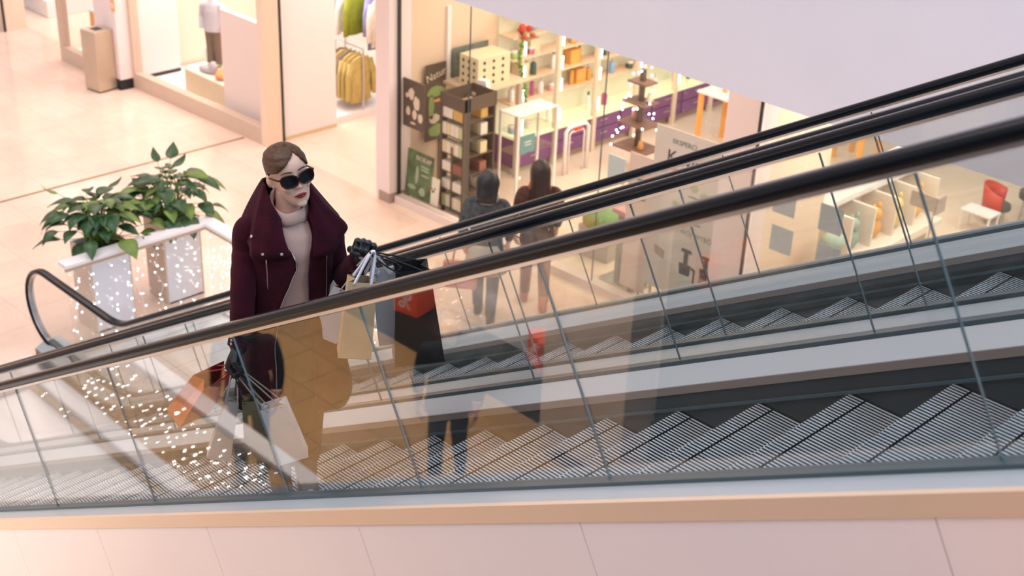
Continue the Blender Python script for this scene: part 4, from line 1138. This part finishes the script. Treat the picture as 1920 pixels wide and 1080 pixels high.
# sunglasses
sg = MB()
def lens_outline(s, off=0.0, n=28):
    o = []
    for i in range(n):
        t = 2*PI*i/n; c, q = math.cos(t), math.sin(t)
        yy = .0305*math.copysign(abs(c)**.72, c); zz = .0235*math.copysign(abs(q)**.78, q)
        zz += .003*(s*yy/.0305)*(1 if q > 0 else .2); yy *= 1 - .10*(q < 0)*abs(q)
        k = 1 + off/.025
        o.append((s*.0362 + yy*k, .006 + zz*k))
    return o
def curvx(y): return .112 - 2.6*y*y
for s in (-1, 1):
    a, b = lens_outline(s, .0045), lens_outline(s, -.0002); n = len(a)
    vs_ = [(curvx(y)+.003, y, z) for y, z in a] + [(curvx(y)+.003, y, z) for y, z in b] + [(curvx(y)-.003, y, z) for y, z in a] + [(curvx(y)-.003, y, z) for y, z in b]
    fs = []
    for i in range(n):
        j = (i+1) % n
        fs += [(i, j, n+j, n+i), (2*n+i, 3*n+i, 3*n+j, 2*n+j), (i, 2*n+i, 2*n+j, j), (n+i, n+j, 3*n+j, 3*n+i)]
    sg.add(vs_, fs)
    xe = curvx(.068)
    sg.tube([(xe, s*.068, .020), (xe-.012, s*.077, .019), (.02, s*.0795, .012), (-.03, s*.080, .006), (-.045, s*.079, -.012)], [.0042, .004, .0034, .003, .003], 8)
sg.tube([(curvx(.008)+.001, -.009, .014), (curvx(0)+.002, 0, .0155), (curvx(.008)+.001, .009, .014)], .0036, 8)
sgo = facepart(sg, 'sunglasses', framem)
for s in (-1, 1):
    ln = MB(); b = lens_outline(s, 0); n = len(b)
    ln.add([(curvx(y)+.0005, y, z) for y, z in b] + [(curvx(y)-.0012, y, z) for y, z in b], [tuple(range(n)), tuple(range(n, 2*n))[::-1]] + [(i, (i+1) % n, n+(i+1) % n, n+i) for i in range(n)])
    me = ln.mesh('lens', lensm); me.transform(HM); meobj('lens', me, lensm, sgo)
# sweater with folded turtleneck
def ring(a, b, z, cx=0, n=40, th0=0, th1=2*PI, e=.9, lump=0):
    o = []
    for i in range(n):
        t = th0 + (th1-th0)*i/(n if abs(th1-th0-2*PI) < 1e-6 else n-1); c, s = math.cos(t), math.sin(t)
        o.append((cx + a*math.copysign(abs(c)**e, c), b*math.copysign(abs(s)**e, s), z))
    return o
sw = MB(); rs = []
ST = [(.88, .112, .158), (.98, .108, .150), (1.06, .104, .142), (1.14, .112, .150), (1.22, .122, .156), (1.28, .112, .158), (1.325, .090, .140), (1.355, .068, .080), (1.375, .062, .062)]
for k in range(26):
    z = .88 + (1.375-.88)*k/25; a, b = interp(ST, z); rs.append(ring(a, b, z))
sw.loft(rs)
sw.build('sweater', knit, woman, smooth=True)
tn = MB(); rs = []
for dz, r in ((-.028, .066), (-.040, .077), (-.030, .086), (.0, .085), (.028, .080), (.040, .070), (.034, .063), (.0, .060)):
    q = []
    for i in range(36):
        t = 2*PI*i/36
        sag = -.034*math.cos(t) + .007*math.sin(2*t+1)
        q.append((.010 + r*math.cos(t)*1.02, .004 + r*math.sin(t)*.96, 1.394 + dz*.7 + sag + .003*math.sin(5*t)))
    rs.append(q)
rs.append(rs[0]); tn.loft(rs, cap=False)
tn.build('turtleneck_collar', knit, woman, smooth=True)
# trousers and boots
tm_ = fuse([skinmesh([(0, 0, .98), (0, 0, .88), (.02, .075, .80), (.03, .045, .46), (.01, .03, .12), (.02, -.09, .80), (.03, -.085, .46), (.01, -.085, .12)],
           [(0, 1), (1, 2), (2, 3), (3, 4), (1, 5), (5, 6), (6, 7)], [(.155, .115), (.16, .125), .11, .088, .075, .11, .088, .075])], .010)
meobj('trousers', tm_, trous, woman)
for s in (-1, 1):
    bt = MB(); bt.loft([ring(.062, .052, .20, .01), ring(.058, .048, .10, .015), ring(.085, .046, .06, .045), ring(.125, .044, .03, .075), ring(.128, .043, .004, .078)])
    bt.box((-.045, -.03, 0), (.0, .03, .05))
    b_ = bt.build('boot', leather, woman, smooth=True); b_.location = (.02, -.025+s*.058, 0)
# coat body
CT = [(.50, .205, .250), (.70, .180, .225), (.86, .154, .196), (1.0, .138, .174), (1.12, .138, .182), (1.22, .136, .188), (1.29, .120, .180), (1.33, .098, .168), (1.355, .080, .130), (1.372, .070, .100)]
ER = [(.50, -.105), (.80, -.098), (.99, -.072), (1.06, -.046), (1.13, -.018), (1.19, .004), (1.235, -.012), (1.29, -.045), (1.372, -.050)]
EL = [(.50, .055), (.99, .055), (1.12, .055), (1.20, .062), (1.29, .080), (1.372, .070)]
def coat_pt(z, t, grow=0.0):
    a, b = interp(CT, z); c, s = math.cos(t), math.sin(t); e = .92
    w = .006*math.sin(6*t + z*9)*max(0, min(1, (1.15-z)*3))
    return Vector(((a+w+grow)*math.copysign(abs(c)**e, c), (b+w+grow)*math.copysign(abs(s)**e, s), z))
def edge_t(z, which):
    a, b = interp(CT, z); y = interp(ER if which == 'R' else EL, z)[0]
    q = max(-1, min(1, y/b)); q = math.copysign(abs(q)**(1/.92), q)
    return math.asin(q)
cb = MB(); rows = []
NZ, NT = 46, 64
for k in range(NZ):
    z = .50 + (1.372-.50)*k/(NZ-1)
    tl, trr = edge_t(z, 'L'), edge_t(z, 'R') + 2*PI
    row = []
    for i in range(NT):
        t = lerp(tl, trr, i/(NT-1))
        g = .016*max(0, (i-(NT-13))/12)
        p = coat_pt(z, t, g)
        if k == 0: p.z += .012*math.sin(5*t)
        row.append(tuple(p))
    rows.append(row)
cb.loft(rows, cap=False, closed=False)
coat = cb.build('coat', [wool, lining], woman, smooth=True)
md = coat.modifiers.new('s', 'SOLIDIFY'); md.thickness = .012; md.offset = -1; md.material_offset = 1; md.material_offset_rim = 0
# sleeves
def sleeve(P, rad):
    mb = MB(); C_ = catmull(P, 9); k = len(rad)-1; rr = []
    for i in range(len(C_)):
        u = i/(len(C_)-1)*k; j = min(int(u), k-1); rr.append(lerp(rad[j], rad[j+1], u-j) + .0012*math.sin(i*1.3)*(i > 14))
    mb.tube(C_, rr, 22)
    return mb.build('coat_sleeve', wool, coat, smooth=True)
def off(p, d): return tuple(Vector(p) + Vector(d))
sleeve([(0.0, -.080, 1.345), off(RSH, (0, -.006, -.012)), off(RSH, (.006, -.020, -.10)), off(REL, (-.005, -.005, .02)), lerp(Vector(REL), Vector(RWR), .55), Vector(RWR)], [.042, .058, .057, .053, .049, .047])
sleeve([(0.0, .080, 1.34), off(LSH, (0, .006, -.012)), off(LSH, (.0, .024, -.12)), off(LEL, (-.01, .0, .0)), lerp(Vector(LEL), Vector(LWR), .5), Vector(LWR)], [.042, .058, .057, .062, .056, .045])
# collar: wide funnel lapels
colr = [((.088, -.046, 1.372), (.146, -.050, 1.30), (.156, -.018, 1.236)), ((.070, -.072, 1.43), (.142, -.100, 1.335), (.150, -.105, 1.232)),
        ((.030, -.084, 1.472), (.098, -.125, 1.36), (.132, -.148, 1.230)), ((.010, -.088, 1.490), (.070, -.138, 1.385), (.110, -.172, 1.234)), ((-.004, -.088, 1.490), (.045, -.140, 1.39), (.078, -.170, 1.262)),
        ((-.060, -.080, 1.490), (-.075, -.135, 1.405), (-.05, -.18, 1.322)),
        ((-.098, 0, 1.480), (-.130, 0, 1.41), (-.125, 0, 1.335)), ((-.055, .088, 1.478), (-.070, .138, 1.40), (-.045, .185, 1.325)),
        ((.010, .094, 1.462), (.045, .146, 1.390), (.052, .205, 1.330)), ((.030, .092, 1.450), (.075, .146, 1.378), (.084, .226, 1.302)), ((.045, .088, 1.440), (.095, .138, 1.355), (.104, .198, 1.270)),
        ((.066, .082, 1.425), (.124, .120, 1.335), (.134, .150, 1.220)), ((.084, .070, 1.372), (.134, .086, 1.30), (.146, .070, 1.215))]
cl = MB(); col3 = [catmull([c[r] for c in colr], 6) for r in range(3)]
rowsC = []
for u in range(9):
    f = u/8
    rowsC.append([tuple((1-f)*(1-f)*a + 2*f*(1-f)*(b*1.0) + f*f*c) for a, b, c in zip(*col3)])
cl.loft(rowsC, cap=False, closed=False)
clo = cl.build('coat_collar', wool, coat, smooth=True)
md = clo.modifiers.new('s', 'SOLIDIFY'); md.thickness = .011; md.offset = 0
# zips, snaps
def edge_line(z0, z1, which, n=18, grow=.018):
    return [coat_pt(z, edge_t(z, which), grow) for z in [lerp(z0, z1, i/(n-1)) for i in range(n)]]
MB().tube(edge_line(1.245, .62, 'R'), .0026, 6).build('zip', zipm, coat, smooth=True)
MB().tube([coat_pt(z, -.60 - .05*math.sin((1.22-z)*4), .007) for z in [1.225-.03*i for i in range(20)]], .0028, 6).build('zip', zipm, coat, smooth=True)
MB().tube([coat_pt(z, .75, .004) for z in [1.20-.025*i for i in range(9)]], .0016, 6).build('zip', zipm, coat, smooth=True)
def snap(p, n):
    q = Vector(n).to_track_quat('Z', 'Y').to_matrix()
    mb = MB(); mb.lathe((0, 0, 0), [(.0065, 0), (.0065, .002), (.0045, .0035), (.002, .0022)], 14)
    mb.v = [tuple(q @ Vector(v) + Vector(p)) for v in mb.v]
    mb.build('snap_button', zipm, coat, smooth=True)
snap((.1585, -.060, 1.252), (1, -.15, .3)); snap((.139, -.132, 1.252), (.8, -.5, .3)); snap((.088, -.164, 1.312), (.5, -.8, .35))
for k in range(4):
    q = lerp(Vector(REL), Vector(RWR), .72+.06*k); snap(tuple(q + Vector((.030, -.040, 0))), (.6, -.8, 0))
# gloves
def hand(wrist, d, n, side, curl=(62, 158, 235), big=1.12):
    d = Vector(d).normalized(); n = Vector(n); n = (n - d*n.dot(d)).normalized(); s = d.cross(n)*side
    W = Vector(wrist); ms = []
    cuff = MB(); cuff.tube([W - d*.055, W - d*.02, W + d*.02], [.040, .034, .031], 16); ms.append(cuff.mesh('c', leather))
    pm = MB()
    for k in range(4):
        o_ = (-.030 + .020*k)
        pm.tube([W + d*.005 + s*o_*.6, W + d*.045 + s*o_*.95, W + d*(.085 + .006*(k in (1, 2))) + s*o_], [.016, .0155, .0125], 10)
    pm.tube([W + d*.01 + s*.012, W + d*.05 + s*.02 + n*.006], [.020, .018], 10)
    ms.append(pm.mesh('p', leather))
    for k in range(4):
        o_ = (-.030 + .020*k)
        ln_ = [(.040, .026, .020), (.045, .029, .021), (.043, .028, .021), (.036, .022, .018)][3-k]
        p = W + d*(.085 + .006*(k in (1, 2))) + s*o_
        pts = [p - d*.012, p]; rad = [.0115, .0112]
        for a, l_ in zip(curl, ln_):
            v = d*math.cos(R(a)) + n*math.sin(R(a)); p = p + v*l_; pts.append(p); rad.append(.0098)
        rad[-1] = .0082
        f = MB(); f.tube(pts, rad, 10); f.ell(tuple(pts[-1]), (.0082,)*3, 10, 6)
        for q in pts[1:-1]: f.ell(tuple(q), (.0106,)*3, 10, 6)
        ms.append(f.mesh('f', leather))
    p0 = W + d*.020 + s*.024
    p1 = W + d*.050 + s*.046 + n*.020; p2 = W + d*.070 + s*.036 + n*.048; p3 = W + d*.078 + s*.012 + n*.058
    t = MB(); t.tube([p0, p1, p2, p3], [.016, .0135, .0115, .009], 10); t.ell(tuple(p3), (.009,)*3, 10, 6); t.ell(tuple(p2), (.0116,)*3, 10, 6); ms.append(t.mesh('t', leather))
    for q in ms: q.transform(Matrix.Translation(W) @ Matrix.Scale(big, 4) @ Matrix.Translation(-W))
    return fuse(ms, .0026, 3, .45)
rd = Vector(RHD) - Vector(RWR)
meobj('glove', hand(RWR, rd, (.45, .75, .1), 1), leather, woman)
ld = Vector(LHD) - Vector(LWR)
meobj('glove', hand(LWR, ld, (.75, -.45, -.5), -1, curl=(48, 140, 215)), leather, woman)
RG = Vector((-4.19, 2.655, 4.150)); LG = Vector((-3.785, 3.06, 4.70))

# ------------------------------------------------------------------ shopping bags
kraft = mat('kraft_paper', (.62, .43, .24), .7, var=.06, scale=9)
def bag(name, label, top, down, wvec, size, mo, mi_, grip, hm_, hr=.0032, hw=.5, print_=None, taper=1.0):
    w_, t_, h_ = size
    T = Vector(top); D = Vector(down).normalized(); Wv = Vector(wvec); Wv = (Wv - D*Wv.dot(D)).normalized(); N_ = D.cross(Wv)
    t = thing(name, label, 'shopping bag', tuple(T + D*h_))
    def rg(f, pinch):
        k = lerp(taper, 1, f); a, b = w_/2*k, t_/2*lerp(.75, 1, f); c = T + D*h_*f
        pts = [(-a, -b), (a, -b), (a-pinch, 0), (a, b), (-a, b), (-a+pinch, 0)]
        return [tuple(c + Wv*x + N_*y) for x, y in pts]
    mb = MB(); mb.loft([rg(0, .03), rg(.12, .026), rg(.55, .012), rg(.85, .0), rg(1, 0)], cap=False)
    q = rg(1, 0); mb.add(q, [(0, 1, 3, 4)])
    o = mb.build('bag_body', [mo, mi_], t, world=True)
    md = o.modifiers.new('s', 'SOLIDIFY'); md.thickness = .0025; md.offset = -1; md.material_offset = 1; md.material_offset_rim = 1
    for s in (-1, 1):
        e0 = T + N_*(s*t_*.37) + D*.012; G = Vector(grip) + N_*(s*.006)
        p0, p1 = e0 - Wv*w_*hw*.5, e0 + Wv*w_*hw*.5
        up = (G - T).length
        m0 = lerp(p0, G, .55) - Wv*w_*hw*.10; m1 = lerp(p1, G, .55) + Wv*w_*hw*.10
        MB().tube(catmull([p0, m0, G - Wv*.008, G + Wv*.008, m1, p1], 6), hr, 7).build('handle', hm_, t, smooth=True, world=True)
    return t, T, D, Wv, N_
U = Vector((.57, .82, 0))
def dn(du, dz): return U*du + Vector((0, 0, dz))
orangeb = mat('orange_red_paper', (.66, .17, .075), .42); redin = mat('red_paper', (.45, .03, .025), .5)
palebag = mat('pale_grey_paper', (.60, .57, .54), .45); olive = mat('olive_brown_paper', (.17, .14, .075), .5); whiteb = mat('white_paper', (.74, .69, .66), .5)
redcord = mat('red_cord', (.35, .02, .04), .6); whcord = mat('white_ribbon', (.80, .76, .80), .4); bkcord = mat('black_cord', (.012, .012, .014), .6); brcord = mat('taupe_cord', (.30, .24, .19), .6)
bag('shopping_bag', 'orange red paper bag swinging from her lowered right glove', (-4.262, 2.60, 4.105), (-.50, -.10, -.72), (-.2, 1, -.1), (.17, .10, .30), orangeb, redin, RG, redcord)
bag('shopping_bag', 'pale grey paper bag hanging furthest left from her lowered right glove', (-4.235, 2.665, 3.975), dn(-.075, -.285), U, (.10, .07, .29), palebag, palebag, RG, whcord, taper=.55)
bag('shopping_bag', 'olive brown paper bag hanging in the middle below her lowered right glove', (-4.13, 2.69, 4.02), dn(.02, -.32), U, (.115, .08, .30), olive, olive, RG, bkcord, taper=.7)
bag('shopping_bag', 'white paper bag hanging on the right below her lowered right glove', (-4.02, 2.72, 4.03), dn(.075, -.26), U, (.125, .08, .275), whiteb, whiteb, RG, brcord, taper=.9)
bag('shopping_bag', 'plain kraft paper bag hanging nearest from her raised left glove', (-3.815, 3.03, 4.585), dn(-.035, -.32), U, (.135, .09, .34), kraft, mat('kraft_inside', (.30, .21, .12), .8), LG, whcord, hr=.006, taper=.85)
bag('shopping_bag', 'white paper bag with red base tucked under her raised left forearm', (-4.0, 3.10, 4.445), dn(-.10, -.19), U, (.13, .07, .24), whiteb, redin, LG, whcord)
bag('shopping_bag', 'big glossy black paper bag with stiff open top in her raised left hand', (-3.76, 3.24, 4.60), dn(.03, -.41), U, (.21, .13, .43), mat('black_paper', (.012, .012, .013), .35), bkcord, LG, bkcord, hr=.0036, taper=.66)
bag('shopping_bag', 'narrow grey paper bag between the kraft and black bags in her raised left hand', (-3.83, 3.15, 4.58), dn(.035, -.43), U, (.095, .07, .33), mat('grey_paper', (.42, .42, .43), .5), whiteb, LG, whcord)
# ------------------------------------------------------------------ passers-by
def walker(label, loc, rz, top_m, leg_m, shoe_m, hair_m, bob=True, skirt=None, scarf=None, hairlen=.2, seed=0, stride=.16, male=False):
    t = thing('person', label, 'person', loc, rz)
    sh = .20 if male else .175
    fl_, fr_ = (stride, .09, .06), (-stride*.9, -.09, .08)
    kl, kr = (stride*.62, .09, .50), (-stride*.15, -.09, .48)
    arms = [(0, sh, 1.40), (-.05, sh+.06, 1.13), (.06, sh+.07, .90), (0, -sh, 1.40), (.04, -sh-.06, 1.13), (.14, -sh-.05, .92)]
    bmb = MB(); bmb.loft([ring(.09, .13, .84), ring(.08, .11, 1.1), ring(.09, .14, 1.34), ring(.05, .06, 1.42)])
    for k in (0, 3): ctube(bmb, [(0, arms[k][1]*.55, 1.36), (arms[k][0], arms[k][1]*.95, 1.36), arms[k+1], arms[k+2]], [.045, .045, .036, .026], 6, 12)
    for hp, kp, fp in (((0, .09, .88), kl, fl_), ((0, -.09, .88), kr, fr_)):
        ctube(bmb, [hp, kp, fp], [.07, .045, .035], 6, 12); bmb.ell((fp[0]+.06, fp[1], fp[2]-.01), (.11, .04, .035), 12, 8)
    bm_ = bmb.mesh('b', skin)
    hd = [tr(m_, Matrix.Translation((.02, 0, 1.62))) for m_ in head_mesh()]
    nk_ = MB().tube([(0, 0, 1.36), (.015, 0, 1.56)], [.052, .05], 14).mesh('n', skin)
    hands = []
    for wp, sd in ((arms[2], 1), (arms[5], -1)): hands.append(hand((wp[0], wp[1], wp[2]+.01), (.15, 0, -1), (0, -sd, .1), sd, (25, 45, 60), 1.15))
    meobj('body', fuse([bm_, nk_] + hd + hands, .006, 3), skin, t)
    jb = MB(); w_ = 1.12 if male else 1
    jb.loft([ring(.155, .195*w_, .80), ring(.145, .185*w_, .90), ring(.13, .165*w_, 1.08), ring(.135, .18*w_, 1.24), ring(.115, .185*w_, 1.36), ring(.085, .14*w_, 1.425), ring(.07, .075, 1.46)])
    for k in (0, 3):
        e_ = lerp(Vector(arms[k+1]), Vector(arms[k+2]), .92)
        ctube(jb, [(0, arms[k][1]*.55, 1.37), (arms[k][0], arms[k][1]*1.0, 1.355), arms[k+1], tuple(e_)], [.06, .074, .060, .046], 7, 14)
    meobj('jacket', fuse([jb.mesh('j', top_m)], .010), top_m, t)
    lb = MB(); lb.loft([ring(.125, .165, .78), ring(.13, .17, .90), ring(.115, .15, 1.0)])
    for hp, kp, fp in (((0, .088, .86), kl, fl_), ((0, -.088, .86), kr, fr_)): ctube(lb, [hp, kp, (fp[0], fp[1], fp[2]+.05)], [.098, .070, .056], 7, 14)
    meobj('trousers', fuse([lb.mesh('l', leg_m)], .010), leg_m, t)
    for q in (fl_, fr_):
        MB().loft([ring(.055, .045, q[2]+.13, q[0]), ring(.058, .047, q[2]+.05, q[0]+.01), ring(.12, .047, q[2]-.01, q[0]+.06), ring(.13, .046, q[2]-.055, q[0]+.065)]).build('shoe', shoe_m, t, smooth=True).location = (0, q[1], 0)
    hb_ = MB(); rs_ = []
    if male:
        for z, a, b, cx in ((1.60, .06, .080, -.06), (1.65, .085, .085, -.04), (1.70, .10, .083, -.015), (1.735, .07, .06, 0), (1.748, .02, .02, 0)): rs_.append(ring(a, b, z, cx))
    else:
        low = 1.60 - hairlen
        for k in range(14):
            f = k/13; z = lerp(low, 1.752, f)
            if z > 1.60: q = math.sqrt(max(.02, 1-((z-1.60)/.155)**2)); a, b, cx = .126*q, .112*q*(1.12 if bob else 1), -.010
            else: u = (1.60-z)/max(.01, hairlen); a, b, cx = lerp(.118, .07, u), lerp(.125 if bob else .112, .105 if bob else .100, u), lerp(-.016, -.070, min(1, u*1.8))
            rs_.append(ring(a, b, z, cx, 28))
    hb_.loft(rs_); hb_.build('hair', hair_m, t, smooth=True)
    if skirt: MB().loft([ring(.20, .24, .62), ring(.165, .20, .80), ring(.15, .17, .95)], cap=False).build('skirt', skirt, t, smooth=True).modifiers.new('s', 'SOLIDIFY').thickness = .008
    if scarf: MB().loft([ring(.10, .11, 1.40), ring(.115, .125, 1.43), ring(.11, .115, 1.47), ring(.07, .075, 1.50)]).build('scarf', scarf, t, smooth=True)
    return t
blackhair = mat('black_hair', (.008, .008, .009), .4, bump=.2, bscale=60); dkhair = mat('dark_brown_hair', (.028, .014, .009), .42, bump=.2, bscale=60)
w1_ = walker('woman with a short black bob walking away beyond the escalators, grey scarf and dark boots', (-9.31, 9.05, 0), R(128), mat('slate_jacket', (.050, .055, .060), .9, var=.5, scale=18), mat('denim', (.06, .075, .10), .8), M['black'], blackhair, True, mat('grey_coat_skirt', (.42, .36, .30), .9), mat('grey_scarf', (.34, .29, .27), .9), .17)
w2_ = walker('woman with long dark brown hair and rust jacket walking beside the woman with the bob', (-9.18, 9.69, 0), R(140), mat('rust_jacket', (.075, .030, .024), .9, var=.6, scale=14), mat('rust_brown_trousers', (.26, .12, .075), .8), mat('salmon_shoe', (.55, .20, .13), .6), dkhair, False, None, mat('orange_scarf', (.50, .11, .03), .9), .42)
def tote(label, loc, m_, rz):
    t = thing('tote_bag', label, 'bag', loc, rz)
    MB().loft([[(-.05, -.17, 0), (.05, -.17, 0), (.05, .17, 0), (-.05, .17, 0)], [(-.04, -.19, .30), (.04, -.19, .30), (.04, .19, .30), (-.04, .19, .30)]]).build('bag_body', m_, t, bevel=.015)
    for x in (-.035, .035): MB().tube(catmull([(x, -.09, .30), (x*.6, -.06, .46), (0, 0, .52), (x*.6, .06, .46), (x, .09, .30)], 5), .007, 6).build('handle', m_, t, smooth=True)
tote('salmon red bag hanging from the left hand of the woman with the bob', (-9.28-.20, 9.05-.19, .40), mat('salmon_bag', (.55, .17, .12), .6), R(128))
walker('man in dark suit on the lower hall floor, mirrored further right in the near glass', (-7.28, -1.95, 0), R(50), mat('dark_suit', (.012, .014, .018), .8), mat('dark_jeans', (.012, .02, .03), .8), M['black'], dkhair, stride=.22, male=True)

# ------------------------------------------------------------------ lower hall on the camera side, mirrored in the near glass
walker('man in black coat by the near side railing, mirrored over the burgundy coat hem', (-8.5, -.75, 0), R(40), mat('black_overcoat', (.006, .007, .009), .9), mat('black_jeans', (.006, .008, .012), .8), M['black'], blackhair, stride=.06, male=True)
struct('wall_lower_hall', MB().box((-30, -4.0, .34), (-6.12, -3.72, 4.2)), M['whitewall'])
struct('baseboard_lower_hall', MB().box((-30, -4.0, 0), (-6.12, -3.28, .34)), M['black'])
struct('wall_column_lower_hall', MB().box((-7.1, -3.28, .2), (-6.14, -2.9, 4.2)), M['peach'])
struct('wall_lower_hall_dark', MB().box((-6.12, -4.0, 0), (3, -3.30, 5.2)), mat('black_shop_front', (.012, .015, .018), .4))
pl_ = thing('display_plinth', 'small dark plinth under the second percent cube in the lower hall', 'plinth', (-7.58, -3.49, .34)); MB().box((-.20, -.18, 0), (.20, .18, .19)).build('plinth_body', M['black'], pl_)
cubem = mat('red_orange_cube', (.95, .10, .015), .5)
def percent_cube(label, loc, s, rz):
    t = thing('sale_cube', label, 'sale cube', loc, rz); MB().box((-s/2, -s/2, 0), (s/2, s/2, s)).build('cube_body', cubem, t, bevel=.008)
    put_text('%', s*.85, M['whitewall'], t, (0, s/2+.002, s/2), (PI/2, 0, PI)); return t
percent_cube('red percent cube on the black base of the lower hall, mirrored in the black bag', (-9.50, -3.47, .34), .31, R(-12))
percent_cube('red percent cube on the small dark plinth of the lower hall, mirrored further right', (-7.58, -3.49, .53), .32, R(25))
